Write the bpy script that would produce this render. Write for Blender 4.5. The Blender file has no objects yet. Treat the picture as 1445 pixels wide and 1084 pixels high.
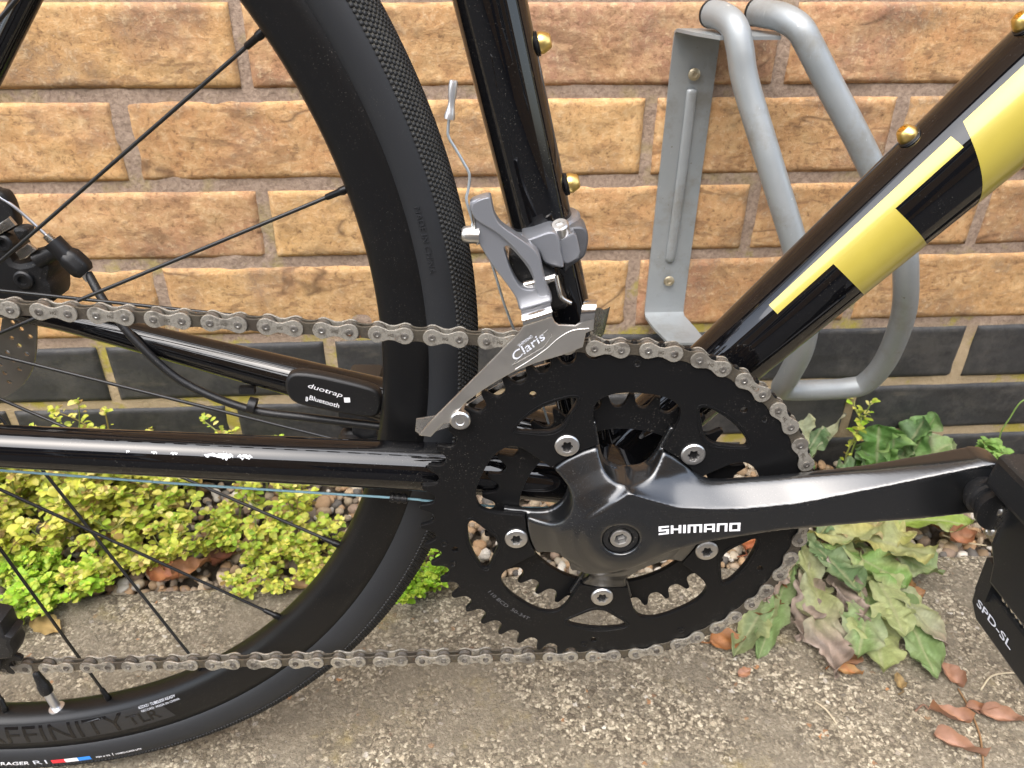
import bpy, bmesh, math, random
import numpy as np
from mathutils import Vector, Matrix, noise
R = math.radians
random.seed(11); rng = np.random.default_rng(5)
scene = bpy.context.scene
COL = scene.collection

# ------------------------------------------------------------------ camera, sky, sun, exposure
cam = bpy.data.objects.new('camera', bpy.data.cameras.new('camera')); COL.objects.link(cam)
CR, CU, CF = Vector((0.99992, -0.011004, 0.006195)), Vector((0.00056, 0.528738, 0.848785)), Vector((0.012615, 0.848714, -0.528702))
cam.matrix_world = Matrix(((CR.x, CU.x, -CF.x, -0.061177), (CR.y, CU.y, -CF.y, -0.349658), (CR.z, CU.z, -CF.z, 0.543224), (0, 0, 0, 1)))
cam.data.sensor_width = 36; cam.data.lens = 27.497447
cam.data.clip_start = 0.02; cam.data.clip_end = 500
cam.data.dof.use_dof = True; cam.data.dof.focus_distance = 0.42; cam.data.dof.aperture_fstop = 24
scene.camera = cam

world = bpy.data.worlds.new('World'); scene.world = world; world.use_nodes = True
nt = world.node_tree; nt.nodes.clear()
wo = nt.nodes.new('ShaderNodeOutputWorld'); bg = nt.nodes.new('ShaderNodeBackground')
sky = nt.nodes.new('ShaderNodeTexSky'); sky.sky_type = 'NISHITA'; sky.sun_disc = False
SUN_EL, SUN_AZ = R(62), R(205)
sky.sun_elevation = SUN_EL; sky.sun_rotation = SUN_AZ; sky.air_density = 1.2; sky.dust_density = 3; sky.ozone_density = 1.5
hs = nt.nodes.new('ShaderNodeHueSaturation'); hs.inputs['Saturation'].default_value = 0.6; hs.inputs['Value'].default_value = 1.0
nt.links.new(sky.outputs[0], hs.inputs['Color']); nt.links.new(hs.outputs[0], bg.inputs[0]); nt.links.new(bg.outputs[0], wo.inputs[0])
bg.inputs[1].default_value = 0.15
sun = bpy.data.objects.new('sun', bpy.data.lights.new('sun', 'SUN')); COL.objects.link(sun)
sun.data.energy = 1.2; sun.data.angle = R(80); sun.data.color = (1.0, 0.97, 0.93)
# nishita: rotation measured from +Y clockwise seen from above
sd = Vector((math.sin(SUN_AZ) * math.cos(SUN_EL), math.cos(SUN_AZ) * math.cos(SUN_EL), math.sin(SUN_EL)))
sun.rotation_euler = sd.to_track_quat('Z', 'Y').to_euler(); sun.location = (0, -2, 4)
scene.view_settings.view_transform = 'Standard'; scene.view_settings.look = 'None'
scene.view_settings.gamma = 1; scene.view_settings.use_curve_mapping = False
scene.view_settings.exposure = 1.95

# ------------------------------------------------------------------ materials
class NT:
    def __init__(s, name):
        s.m = bpy.data.materials.new(name); s.m.use_nodes = True
        s.t = s.m.node_tree; s.b = s.t.nodes['Principled BSDF']
    def n(s, kind, **kw):
        nd = s.t.nodes.new('ShaderNode' + kind)
        for k, v in kw.items():
            if k.startswith('i_'):
                k = k[2:]; k = int(k) if k.isdigit() else k.replace('_', ' ')
                nd.inputs[k].default_value = v
            else: setattr(nd, k, v)
        return nd
    def l(s, a, b):
        s.t.links.new(a if not hasattr(a, 'outputs') else a.outputs[0], b)
    def put(s, name, v):
        i = s.b.inputs[name]
        if hasattr(v, 'outputs') or hasattr(v, 'is_output'): s.l(v, i)
        else: i.default_value = v
        return s
    def coord(s, out='Object', scale=(1, 1, 1), rnd=0.0):
        tc = s.n('TexCoord'); mp = s.n('Mapping'); mp.inputs['Scale'].default_value = scale
        s.l(tc.outputs[out], mp.inputs[0])
        if rnd:
            oi = s.n('ObjectInfo'); mu = s.n('Math', operation='MULTIPLY'); mu.inputs[1].default_value = rnd
            s.l(oi.outputs['Random'], mu.inputs[0]); s.l(mu, mp.inputs['Location'])
        return mp
    def noise(s, vec, scale, detail=4, rough=0.55, dist=0.0, out=0):
        nd = s.n('TexNoise'); s.l(vec, nd.inputs['Vector'])
        nd.inputs['Scale'].default_value = scale; nd.inputs['Detail'].default_value = detail
        nd.inputs['Roughness'].default_value = rough; nd.inputs['Distortion'].default_value = dist
        return nd.outputs[out]
    def vor(s, vec, scale, feature='F1', out='Distance', rand=1.0):
        nd = s.n('TexVoronoi', feature=feature); s.l(vec, nd.inputs['Vector']); nd.inputs['Scale'].default_value = scale
        nd.inputs['Randomness'].default_value = rand
        return nd.outputs[out]
    def ramp(s, fac, stops, mode='LINEAR'):
        nd = s.n('ValToRGB'); cr = nd.color_ramp; cr.interpolation = mode
        while len(cr.elements) < len(stops): cr.elements.new(0.5)
        for e, (p, c) in zip(cr.elements, stops):
            e.position = p
            c = c if isinstance(c, (tuple, list)) else (c, c, c)
            e.color = (*c, 1)
        s.l(fac, nd.inputs[0]); return nd.outputs[0]
    def mix(s, fac, a, b, mode='MIX'):
        nd = s.n('Mix', data_type='RGBA', blend_type=mode)
        for v, i in ((fac, nd.inputs[0]), (a, nd.inputs[6]), (b, nd.inputs[7])):
            if hasattr(v, 'is_output'): s.l(v, i)
            elif isinstance(v, (int, float)): i.default_value = v if i.type == 'VALUE' else (v, v, v, 1)
            else: i.default_value = (*v[:3], 1)
        return nd.outputs[2]
    def math(s, op, a, b=0.0, clamp=False):
        nd = s.n('Math', operation=op, use_clamp=clamp)
        for v, i in ((a, nd.inputs[0]), (b, nd.inputs[1])):
            if hasattr(v, 'is_output'): s.l(v, i)
            else: i.default_value = v
        return nd.outputs[0]
    def bump(s, h, strength=0.5, dist=0.001, prev=None):
        nd = s.n('Bump'); nd.inputs['Strength'].default_value = strength; nd.inputs['Distance'].default_value = dist
        s.l(h, nd.inputs['Height'])
        if prev is not None: s.l(prev, nd.inputs['Normal'])
        return nd.outputs[0]

def rgb(h):  # sRGB hex to linear
    v = [int(h[i:i + 2], 16) / 255 for i in (0, 2, 4)]
    return tuple(x / 12.92 if x < .04045 else ((x + .055) / 1.055) ** 2.4 for x in v)

def simple(name, col, rough=0.5, metal=0.0, spec=0.5, coat=0.0, bump=0.0, bscale=900, dust=0.0, dustcol=(0.35, 0.32, 0.27), var=0.0, rvar=0.0, coat_rough=0.05):
    k = NT(name); k.put('Roughness', rough).put('Metallic', metal).put('Specular IOR Level', spec)
    k.b.inputs['Coat Weight'].default_value = coat; k.b.inputs['Coat Roughness'].default_value = coat_rough
    v = k.coord('Object', rnd=3.0)
    c = None
    if var:
        c = k.mix(k.ramp(k.noise(v, 90, 5), [(0.3, 0), (0.7, 1)]), tuple(x * (1 - var) for x in col), tuple(min(1, x * (1 + var)) for x in col))
    if dust:
        n1 = k.noise(v, 1500, 2); n2 = k.noise(v, 40, 3)
        f = k.math('MULTIPLY', k.ramp(n1, [(0.66, 0), (0.72, 1)]), k.ramp(n2, [(0.42, 0), (0.66, 1)]))
        f = k.math('MULTIPLY', f, dust, True)
        sp = k.ramp(k.vor(v, 260), [(0.03, 1), (0.05, 0)])
        f = k.math('MAXIMUM', f, k.math('MULTIPLY', k.math('MULTIPLY', sp, k.ramp(n2, [(0.5, 0), (0.6, 1)])), min(1, dust * 1.4)), True)
        c = k.mix(f, c if c is not None else col, dustcol)
        if not coat: k.put('Roughness', k.ramp(f, [(0, rough), (1, 0.9)]))
    if rvar and not dust:
        k.put('Roughness', k.ramp(k.noise(v, 60, 6, 0.65), [(0.3, max(0.02, rough - rvar)), (0.7, min(1, rough + rvar))]))
    if c is None: k.b.inputs['Base Color'].default_value = (*col, 1)
    else: k.put('Base Color', c)
    if bump: k.put('Normal', k.bump(k.noise(v, bscale, 3), bump, 0.0004))
    return k.m

MAT = {}
MAT['paint'] = simple('gloss_black_paint', (0.0025, 0.0025, 0.003), 0.12, coat=1.0, dust=0.28, coat_rough=0.03, bump=0.015, bscale=60)
MAT['paint'].node_tree.nodes['Principled BSDF'].inputs['Specular IOR Level'].default_value = 0.0
MAT['paint'].node_tree.nodes['Principled BSDF'].inputs['Coat IOR'].default_value = 1.52
MAT['gold_decal'] = simple('gold_decal', (0.37, 0.30, 0.047), 0.36, metal=0.15, coat=0.8, var=0.03, coat_rough=0.08)
MAT['anod_black'] = simple('black_anodised_ring', (0.0042, 0.0042, 0.0045), 0.38, spec=0.25, dust=0.4, bump=0.03, bscale=400)
MAT['crank'] = simple('crank_satin_black', (0.005, 0.0054, 0.006), 0.3, coat=1.0, dust=0.2, coat_rough=0.2, bump=0.02, bscale=300)
MAT['crank'].node_tree.nodes['Principled BSDF'].inputs['Specular IOR Level'].default_value = 0.2
MAT['crank'].node_tree.nodes['Principled BSDF'].inputs['Coat IOR'].default_value = 1.68
MAT['plastic'] = simple('black_plastic', (0.008, 0.008, 0.0085), 0.45, spec=.4, bump=0.05, dust=0.7)
MAT['pedal'] = simple('pedal_resin', (0.009, 0.0095, 0.0105), 0.33, spec=.55, bump=0.05, dust=0.55)
MAT['rubber'] = simple('tyre_rubber', (0.0115, 0.0125, 0.0145), 0.52, spec=0.4, bump=0.10, bscale=250, dust=0.25, dustcol=(0.17, 0.16, 0.14))
MAT['tread'] = simple('tyre_tread', (0.009, 0.0095, 0.010), 0.6, spec=.35, bump=0.1, dust=1.0, dustcol=(0.16, 0.14, 0.11))
MAT['tread_gap'] = simple('tread_base', (0.085, 0.077, 0.062), 0.9, var=0.5)
MAT['rim'] = simple('rim_satin_black', (0.004, 0.004, 0.0043), 0.36, spec=.3, dust=0.18, bump=0.015, bscale=200)
MAT['rim_gloss'] = simple('rim_gloss_print', (0.0035, 0.0035, 0.004), 0.14)
MAT['rim_patch'] = simple('rim_print_panel', (0.015, 0.0155, 0.017), 0.32)
MAT['spoke'] = simple('black_spoke', (0.012, 0.012, 0.012), 0.3, rvar=0.1)
MAT['steel'] = simple('polished_steel', (0.62, 0.60, 0.56), 0.24, metal=1.0, rvar=0.1, var=0.06)
MAT['bolt'] = simple('satin_bolt', (0.60, 0.585, 0.56), 0.36, metal=1.0, rvar=0.1)
MAT['chrome'] = simple('chrome_plate', (0.66, 0.65, 0.63), 0.16, metal=1.0, rvar=0.07, var=0.04)
MAT['cage'] = simple('brushed_cage', (0.66, 0.64, 0.60), 0.36, metal=1.0, rvar=0.08, var=0.06)
MAT['deraill'] = simple('grey_derailleur', (0.29, 0.30, 0.325), 0.34, metal=0.7, coat=0.3, bump=0.05, bscale=1500)
MAT['deraill_dark'] = simple('dark_grey_derailleur', (0.12, 0.122, 0.13), 0.38, metal=0.6, bump=0.05, bscale=1500, dust=0.3)
MAT['goldbolt'] = simple('gold_anodised', (0.80, 0.58, 0.20), 0.32, metal=1.0, rvar=0.06)
MAT['cable'] = simple('steel_cable', (0.48, 0.53, 0.56), 0.38, metal=0.8)
MAT['bluecable'] = simple('coated_cable', (0.24, 0.42, 0.49), 0.42, metal=0.1)
MAT['alu'] = simple('bare_aluminium', (0.72, 0.73, 0.75), 0.32, metal=0.9)
MAT['white'] = simple('white_print', (0.78, 0.78, 0.80), 0.5)
MAT['greyprint'] = simple('grey_print', (0.55, 0.57, 0.62), 0.45)
MAT['darkprint'] = simple('etched_grey', (0.10, 0.10, 0.105), 0.5)
MAT['red'] = simple('red_print', rgb('d8303a'), 0.5)
MAT['blue'] = simple('blue_print', rgb('2a7fd6'), 0.5)
MAT['rotor'] = simple('rotor_steel', (0.30, 0.29, 0.27), 0.38, metal=1.0, rvar=0.1)
MAT['chip'] = simple('chipped_paint', (0.62, 0.62, 0.62), 0.5)

def chain_mat(name, col, dirt):
    k = NT(name); v = k.coord('Object', rnd=9.0)
    n1 = k.noise(v, 260, 6, 0.7); n2 = k.noise(v, 1400, 3)
    oi = k.n('ObjectInfo'); g = k.math('MAXIMUM', k.ramp(n1, [(0.40, 0), (0.62, dirt)]), k.ramp(oi.outputs['Random'], [(0.3, 0.0), (1.0, 0.3)]))
    g = k.math('MAXIMUM', g, k.ramp(k.noise(v, 90, 3), [(0.52, 0), (0.62, dirt)]))
    c = k.mix(g, col, (0.055, 0.045, 0.035)); c = k.mix(k.ramp(k.noise(v, 320, 2), [(0.70, 0), (0.78, 0.7)]), c, (0.26, 0.10, 0.035))
    k.put('Base Color', c).put('Metallic', k.ramp(g, [(0, 0.95), (1, 0.4)])).put('Roughness', k.ramp(n1, [(0.3, 0.27), (0.75, 0.65)]))
    k.put('Normal', k.bump(n2, 0.12, 0.0003)); return k.m
MAT['chain_outer'] = chain_mat('chain_outer_plate', (0.60, 0.565, 0.49), 0.8)
MAT['chain_inner'] = chain_mat('chain_inner_plate', (0.17, 0.15, 0.115), 0.95)
MAT['chain_pin'] = chain_mat('chain_pin', (0.30, 0.285, 0.26), 0.95)

# rack paint
k = NT('galvanised_grey_paint'); v = k.coord('Object')
c = k.mix(k.ramp(k.noise(v, 14, 5), [(0.35, 0), (0.7, 1)]), (0.255, 0.277, 0.285), (0.315, 0.33, 0.332))
c = k.mix(k.ramp(k.noise(v, 130, 3), [(0.72, 0), (0.76, 1)]), c, (0.46, 0.46, 0.44))
c = k.mix(k.math('MULTIPLY', k.ramp(k.noise(v, 22, 6, 0.7), [(0.52, 0), (0.70, 1)]), 0.5), c, (0.17, 0.145, 0.10))
vs = k.coord('Object', (1, 1, 0.12)); c = k.mix(k.ramp(k.noise(vs, 420, 4, 0.7), [(0.66, 0), (0.72, 0.5)]), c, (0.46, 0.47, 0.46)); c = k.mix(k.ramp(k.noise(v, 300, 2), [(0.74, 0), (0.78, 0.8)]), c, (0.10, 0.06, 0.03))
k.put('Base Color', c).put('Metallic', 0.35).put('Roughness', k.ramp(k.noise(v, 40, 4), [(0.3, 0.36), (0.7, 0.52)])).put('Normal', k.bump(k.noise(v, 350, 3), 0.06, 0.0004))
MAT['rack'] = k.m
MAT['screw'] = simple('zinc_screw', (0.42, 0.36, 0.25), 0.45, metal=0.8, var=0.3)

# bricks: creased buff faces with burnt smudges
def brick_mat(name, stops, dark=False):
    k = NT(name); v = k.coord('Object', rnd=37.0); v2 = k.coord('Object', (0.45, 1, 1.5), rnd=23.0)
    oi = k.n('ObjectInfo')
    base = k.ramp(oi.outputs['Random'], stops)
    big = k.noise(v, 9, 4, 0.6); fine = k.noise(v, 160, 8, 0.72); crease = k.noise(v2, 26, 7, 0.66, 1.4); grit = k.noise(v, 700, 3, 0.7)
    if dark:
        c = k.mix(k.ramp(fine, [(0.3, 0), (0.75, 1)]), base, (0.036, 0.035, 0.034))
        c = k.mix(k.ramp(k.noise(v, 20, 5, 0.7), [(0.46, 0), (0.64, 0.75)]), c, (0.062, 0.058, 0.052))
        c = k.mix(k.ramp(k.noise(v2, 30, 6, 0.7), [(0.58, 0), (0.68, 0.5)]), c, (0.10, 0.088, 0.068))
        c = k.mix(k.ramp(grit, [(0.66, 0), (0.74, 0.6)]), c, (0.13, 0.12, 0.105))
        k.put('Base Color', c).put('Roughness', 0.62)
        k.put('Normal', k.bump(fine, 0.35, 0.0016, k.bump(big, 0.3, 0.004))); return k.m
    v3 = k.coord('Object', (0.5, 1, 1.3), rnd=51.0)
    n3 = k.noise(v3, 10, 3, 0.55, 0.4); ln = k.math('ABSOLUTE', k.math('SUBTRACT', n3, 0.5))
    v4 = k.coord('Object', (0.38, 1, 1.15), rnd=71.0); v4.inputs['Rotation'].default_value = (0, R(9), 0)
    n4 = k.noise(v4, 85, 5, 0.62, 0.5); n5 = k.noise(v4, 34, 4, 0.6, 0.8)
    mask = k.noise(v, 22, 3)
    crack = k.math('MULTIPLY', k.ramp(ln, [(0.0, 1), (0.014, 0.25), (0.022, 0)]), k.ramp(mask, [(0.55, 0), (0.62, 1)]))
    wrink = k.math('MULTIPLY', k.math('MAXIMUM', k.ramp(n4, [(0.39, 1), (0.46, 0)]), k.ramp(n5, [(0.34, 1), (0.39, 0)])), k.ramp(k.noise(v, 15, 3), [(0.38, 0.15), (0.56, 1)]))
    c = k.mix(k.ramp(big, [(0.40, 0), (0.66, 0.85)]), base, (0.40, 0.225, 0.105))
    c = k.mix(k.ramp(k.noise(v, 7, 3), [(0.52, 0), (0.70, 0.7)]), c, (0.37, 0.19, 0.125))
    c = k.mix(k.ramp(k.noise(v, 60, 6, 0.7), [(0.40, 0.0), (0.68, 0.55)]), c, (0.58, 0.40, 0.20))
    c = k.mix(k.math('MULTIPLY', k.ramp(k.noise(v, 14, 5, 0.7), [(0.50, 0), (0.64, 1)]), k.ramp(fine, [(0.38, 0), (0.56, 0.72)])), c, (0.14, 0.095, 0.07))
    c = k.mix(k.ramp(fine, [(0.32, 0.85), (0.46, 0)]), c, (0.17, 0.095, 0.05))
    c = k.mix(k.ramp(fine, [(0.52, 0), (0.68, 0.7)]), c, (0.64, 0.46, 0.27))
    c = k.mix(k.math('MULTIPLY', crack, 0.75), c, (0.10, 0.055, 0.032))
    c = k.mix(k.math('MULTIPLY', wrink, 0.52), c, (0.17, 0.092, 0.05))
    c = k.mix(k.ramp(grit, [(0.68, 0), (0.74, 0.8)]), c, (0.74, 0.62, 0.46))
    c = k.mix(k.ramp(grit, [(0.27, 0.8), (0.33, 0)]), c, (0.12, 0.07, 0.04))
    k.put('Base Color', c).put('Roughness', 0.9).put('Specular IOR Level', 0.25)
    b = k.bump(k.math('MAXIMUM', crack, k.math('MULTIPLY', wrink, 0.6)), -1.0, 0.004); b = k.bump(k.noise(v, 45, 6, 0.7), 0.22, 0.004, b); b = k.bump(fine, 0.5, 0.003, b); b = k.bump(grit, 0.3, 0.001, b)
    k.put('Normal', b); return k.m
MAT['brick'] = brick_mat('buff_brick', [(0.0, (0.50, 0.29, 0.125)), (0.2, (0.57, 0.35, 0.15)), (0.42, (0.47, 0.245, 0.11)), (0.6, (0.54, 0.31, 0.13)), (0.8, (0.37, 0.20, 0.125)), (1.0, (0.52, 0.30, 0.13))])
MAT['dark_brick'] = brick_mat('blue_black_brick', [(0.0, (0.017, 0.017, 0.0175)), (1.0, (0.027, 0.0265, 0.0265))], True)
k = NT('mortar'); v = k.coord('Object')
f = k.noise(v, 260, 6, 0.7); bigm = k.noise(v, 12, 4)
c = k.mix(k.ramp(f, [(0.3, 0), (0.7, 1)]), (0.20, 0.138, 0.10), (0.42, 0.315, 0.235))
sepz = k.n('SeparateXYZ'); k.l(v, sepz.inputs[0])
low = k.ramp(sepz.outputs['Z'], [(0.150, 1), (0.172, 0)])
c = k.mix(k.math('MULTIPLY', low, 0.75), c, (0.44, 0.34, 0.20))
moss = k.math('MULTIPLY', k.ramp(k.noise(v, 16, 6, 0.7), [(0.53, 0), (0.62, 1)]), k.ramp(sepz.outputs['Z'], [(0.16, 0.9), (0.30, 0.22)]))
c = k.mix(moss, c, (0.37, 0.31, 0.045))
k.put('Base Color', c).put('Roughness', 0.95).put('Normal', k.bump(f, 0.8, 0.002, k.bump(bigm, 0.4, 0.006)))
MAT['mortar'] = k.m
# wall beyond the picked-apart bricks
k = NT('brickwork_far'); v = k.coord('Object'); br = k.n('TexBrick'); br.inputs['Scale'].default_value = 1; br.inputs['Brick Width'].default_value = 0.225; br.inputs['Row Height'].default_value = 0.075
br.inputs['Mortar Size'].default_value = 0.006; br.inputs['Color1'].default_value = (0.5, 0.32, 0.14, 1); br.inputs['Color2'].default_value = (0.42, 0.24, 0.12, 1); br.inputs['Mortar'].default_value = (0.33, 0.25, 0.2, 1)
mp = k.n('Mapping'); mp.inputs['Rotation'].default_value = (R(90), 0, 0); k.l(v, mp.inputs[0]); k.l(mp, br.inputs['Vector'])
k.put('Base Color', k.mix(k.ramp(k.noise(v, 60, 6), [(0.3, 0), (0.7, 0.5)]), br.outputs[0], (0.2, 0.11, 0.06))).put('Roughness', 0.9)
MAT['far_brick'] = k.m

# concrete slab
k = NT('weathered_concrete'); v = k.coord('Object')
fine = k.noise(v, 420, 6, 0.75); mid = k.noise(v, 60, 8, 0.75); big = k.noise(v, 11, 6, 0.68); wide = k.noise(v, 3.5, 3, 0.6)
wob = k.n('Mix', data_type='VECTOR'); wob.inputs[0].default_value = 0.006; k.l(v, wob.inputs[4]); nv = k.n('TexNoise'); nv.inputs['Scale'].default_value = 260; k.l(v, nv.inputs['Vector']); k.l(nv.outputs['Color'], wob.inputs[5])
vv = wob.outputs[1]
def cells(scale):
    nd = k.n('TexVoronoi'); k.l(vv, nd.inputs['Vector']); nd.inputs['Scale'].default_value = scale
    sp = k.n('SeparateColor'); k.l(nd.outputs['Color'], sp.inputs[0]); return nd.outputs['Distance'], sp.outputs[0], sp.outputs[1]
d1, r1, r1b = cells(400); d2, r2_, r2b = cells(190)
tone = k.math('ADD', k.math('MULTIPLY', r1, 0.42), k.math('ADD', k.math('MULTIPLY', mid, 0.55), k.math('MULTIPLY', fine, 0.30)))
tone = k.math('SUBTRACT', tone, k.math('MULTIPLY', k.ramp(d1, [(0.35, 0), (0.75, 1)]), 0.16))
grain = k.ramp(tone, [(0.36, (0.085, 0.068, 0.046)), (0.52, (0.18, 0.151, 0.105)), (0.68, (0.30, 0.256, 0.182)), (0.82, (0.58, 0.515, 0.385))])
stone = k.math('MULTIPLY', k.ramp(d2, [(0.30, 1), (0.42, 0)]), k.ramp(r2_, [(0.84, 0), (0.87, 1)]))
grain = k.mix(stone, grain, k.ramp(r2b, [(0.0, (0.50, 0.43, 0.31)), (0.4, (0.20, 0.15, 0.10)), (0.62, (0.64, 0.60, 0.52)), (0.8, (0.10, 0.08, 0.06)), (0.95, (0.42, 0.20, 0.08))]))
film = k.ramp(k.math('ADD', k.math('MULTIPLY', big, 0.75), k.math('MULTIPLY', mid, 0.25)), [(0.47, 0), (0.56, 0.8)])
c = k.mix(film, grain, k.mix(k.ramp(fine, [(0.3, 0), (0.7, 1)]), (0.13, 0.109, 0.078), (0.225, 0.193, 0.142)))
c = k.mix(k.ramp(wide, [(0.45, 0), (0.65, 0.35)]), c, (0.17, 0.14, 0.095))
c = k.mix(k.math('MULTIPLY', k.ramp(k.noise(v, 13, 5, 0.7), [(0.57, 0), (0.68, 1)]), k.ramp(mid, [(0.4, 0), (0.6, 0.7)])), c, (0.26, 0.205, 0.075))
k.put('Base Color', c).put('Roughness', 0.92)
b = k.bump(film, 0.25, 0.002); b = k.bump(tone, 0.7, 0.003, b); b = k.bump(mid, 0.4, 0.004, b); b = k.bump(stone, 0.5, 0.0015, b)
k.put('Normal', b); MAT['concrete'] = k.m
k = NT('soil'); v = k.coord('Object'); k.put('Base Color', k.ramp(k.noise(v, 120, 8, 0.7), [(0.3, (0.03, 0.022, 0.014)), (0.7, (0.10, 0.075, 0.05))])).put('Roughness', 0.95)
k.put('Normal', k.bump(k.noise(v, 200, 6), 0.8, 0.003)); MAT['soil'] = k.m
k = NT('added_asphalt'); v = k.coord('Object'); k.put('Base Color', k.ramp(k.noise(v, 160, 8, 0.8), [(0.3, (0.025, 0.025, 0.026)), (0.7, (0.075, 0.073, 0.07))])).put('Roughness', 0.9)
k.put('Normal', k.bump(k.noise(v, 200, 6), 0.8, 0.004)); MAT['added_asphalt'] = k.m

def vcol_mat(name, rough=0.6, trans=0.0, bump=0.2, bscale=400, spec=0.4, var=0.4):
    k = NT(name); a = k.n('VertexColor', layer_name='Col'); v = k.coord('Object')
    c = k.mix(k.ramp(k.noise(v, 220, 5, 0.65), [(0.3, 0), (0.7, var)]), a.outputs[0], k.mix(0.5, a.outputs[0], (0.03, 0.025, 0.01)))
    k.put('Base Color', c).put('Roughness', rough).put('Specular IOR Level', spec)
    k.put('Normal', k.bump(k.noise(v, bscale, 4), bump, 0.0012))
    if trans:
        tr = k.n('BsdfTranslucent'); k.l(c, tr.inputs[0]); mx = k.n('MixShader'); mx.inputs[0].default_value = trans
        k.l(k.b, mx.inputs[1]); k.l(tr, mx.inputs[2]); k.l(mx, k.t.nodes['Material Output'].inputs[0])
    return k.m
MAT['leaf'] = vcol_mat('weed_leaf', 0.5, 0.35)
MAT['big_leaf'] = vcol_mat('broad_leaf', 0.55, 0.25, 1.0, 130, 0.35, 0.6)
MAT['pebble'] = vcol_mat('gravel_pebble', 0.8, 0.0, 0.3, 500)
MAT['dead_leaf'] = vcol_mat('dead_leaf', 0.6, 0.12, 0.5, 300)
MAT['stalk'] = vcol_mat('weed_stem', 0.55, 0.0, 0.1)

# ------------------------------------------------------------------ mesh helpers (all shapes in millimetres)
def mesh(name, V, Fs, mat, sharp=35, cols=None, uv=None):
    me = bpy.data.meshes.new(name)
    V = np.asarray(V, float) * 0.001
    me.from_pydata(V.tolist(), [], [tuple(int(i) for i in q) for q in Fs] if not isinstance(Fs, np.ndarray) else Fs.tolist())
    if mat: me.materials.append(MAT[mat] if isinstance(mat, str) else mat)
    if len(me.polygons): me.polygons.foreach_set('use_smooth', [True] * len(me.polygons))
    if sharp is not None and sharp < 180: me.set_sharp_from_angle(angle=R(sharp))
    if cols is not None:
        at = me.color_attributes.new('Col', 'FLOAT_COLOR', 'POINT')
        cc = np.ones((len(V), 4), np.float32); cc[:, :3] = cols; at.data.foreach_set('color', cc.ravel())
    me.update(); return me
def link(name, me, parent=None, loc=(0, 0, 0), rot=(0, 0, 0), label=None):
    o = bpy.data.objects.new(name, me); COL.objects.link(o); o.parent = parent
    o.location = [c * 0.001 for c in loc]; o.rotation_euler = rot
    if label: o['label'] = label
    return o
def tag(o, label, cat, group=None):
    o['label'] = label; o['category'] = cat
    if group: o['group'] = group
    return o

def sweep(path, rad, seg=16, cap=True, oval=None, up=(0, 1, 0)):
    P = np.asarray(path, float); n = len(P); rad = np.broadcast_to(np.asarray(rad, float), (n,))
    T = np.gradient(P, axis=0); T /= np.linalg.norm(T, axis=1)[:, None]
    N = np.cross(T[0], up); 
    if np.linalg.norm(N) < 1e-3: N = np.cross(T[0], (1, 0, 0))
    N /= np.linalg.norm(N); V = []
    a = np.linspace(0, 2 * np.pi, seg, endpoint=False)
    for i in range(n):
        N = N - T[i] * (N @ T[i]); N /= np.linalg.norm(N); B = np.cross(T[i], N)
        o = oval[i] if oval is not None and np.ndim(oval) else (oval or 1.0)
        V.append(P[i] + rad[i] * (np.cos(a)[:, None] * N + np.sin(a)[:, None] * B * o))
    V = np.concatenate(V); Fs = []
    for i in range(n - 1):
        for j in range(seg):
            k2 = (j + 1) % seg; Fs.append((i * seg + j, i * seg + k2, (i + 1) * seg + k2, (i + 1) * seg + j))
    if cap:
        Fs.append(tuple(range(seg))[::-1]); Fs.append(tuple((n - 1) * seg + j for j in range(seg)))
    return V, Fs
def smooth_path(pts, n=8):
    P = np.asarray(pts, float); Q = np.vstack([2 * P[0] - P[1], P, 2 * P[-1] - P[-2]]); out = []
    for i in range(len(P) - 1):
        p0, p1, p2, p3 = Q[i:i + 4]
        for t in np.linspace(0, 1, n, endpoint=False):
            out.append(.5 * (2 * p1 + (p2 - p0) * t + (2 * p0 - 5 * p1 + 4 * p2 - p3) * t * t + (3 * p1 - p0 - 3 * p2 + p3) * t ** 3))
    out.append(P[-1]); return np.array(out)
def smooth_closed(pts, n=5):
    P = np.asarray(pts, float); m = len(P); out = []
    for i in range(m):
        p0, p1, p2, p3 = P[i - 1], P[i], P[(i + 1) % m], P[(i + 2) % m]
        for t in np.linspace(0, 1, n, endpoint=False):
            out.append(.5 * (2 * p1 + (p2 - p0) * t + (2 * p0 - 5 * p1 + 4 * p2 - p3) * t * t + (3 * p1 - p0 - 3 * p2 + p3) * t ** 3))
    return np.array(out)
def lathe(profile, seg=192, centre=(0, 0, 0), closed=True):
    # profile: (radius, y) revolved about the y axis
    pr = np.asarray(profile, float); m = len(pr); a = np.linspace(0, 2 * np.pi, seg, endpoint=False)
    V = np.zeros((seg, m, 3)); V[..., 0] = pr[:, 0] * np.cos(a)[:, None]; V[..., 2] = pr[:, 0] * np.sin(a)[:, None]; V[..., 1] = pr[:, 1]
    V = V.reshape(-1, 3) + np.asarray(centre); Fs = []
    for i in range(seg):
        i2 = (i + 1) % seg
        for j in range(m if closed else m - 1):
            j2 = (j + 1) % m; Fs.append((i * m + j, i * m + j2, i2 * m + j2, i2 * m + j))
    return V, Fs
def disc_stack(profile, seg=32, p=(0, 0, 0), axis=(0, -1, 0)):
    # open lathe along an axis: profile of (height, radius); poles closed
    V, Fs = lathe([(max(r_, 0.001), h) for h, r_ in profile], seg, closed=False)
    q = Vector((0, 1, 0)).rotation_difference(Vector(axis)); m = np.array(q.to_matrix())
    return V @ m.T + np.asarray(p), Fs
def join(*parts):
    V, Fs, o = [], [], 0
    for v, f in parts:
        V.append(np.asarray(v)); Fs += [tuple(i + o for i in q) for q in f]; o += len(v)
    return np.concatenate(V), Fs
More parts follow.
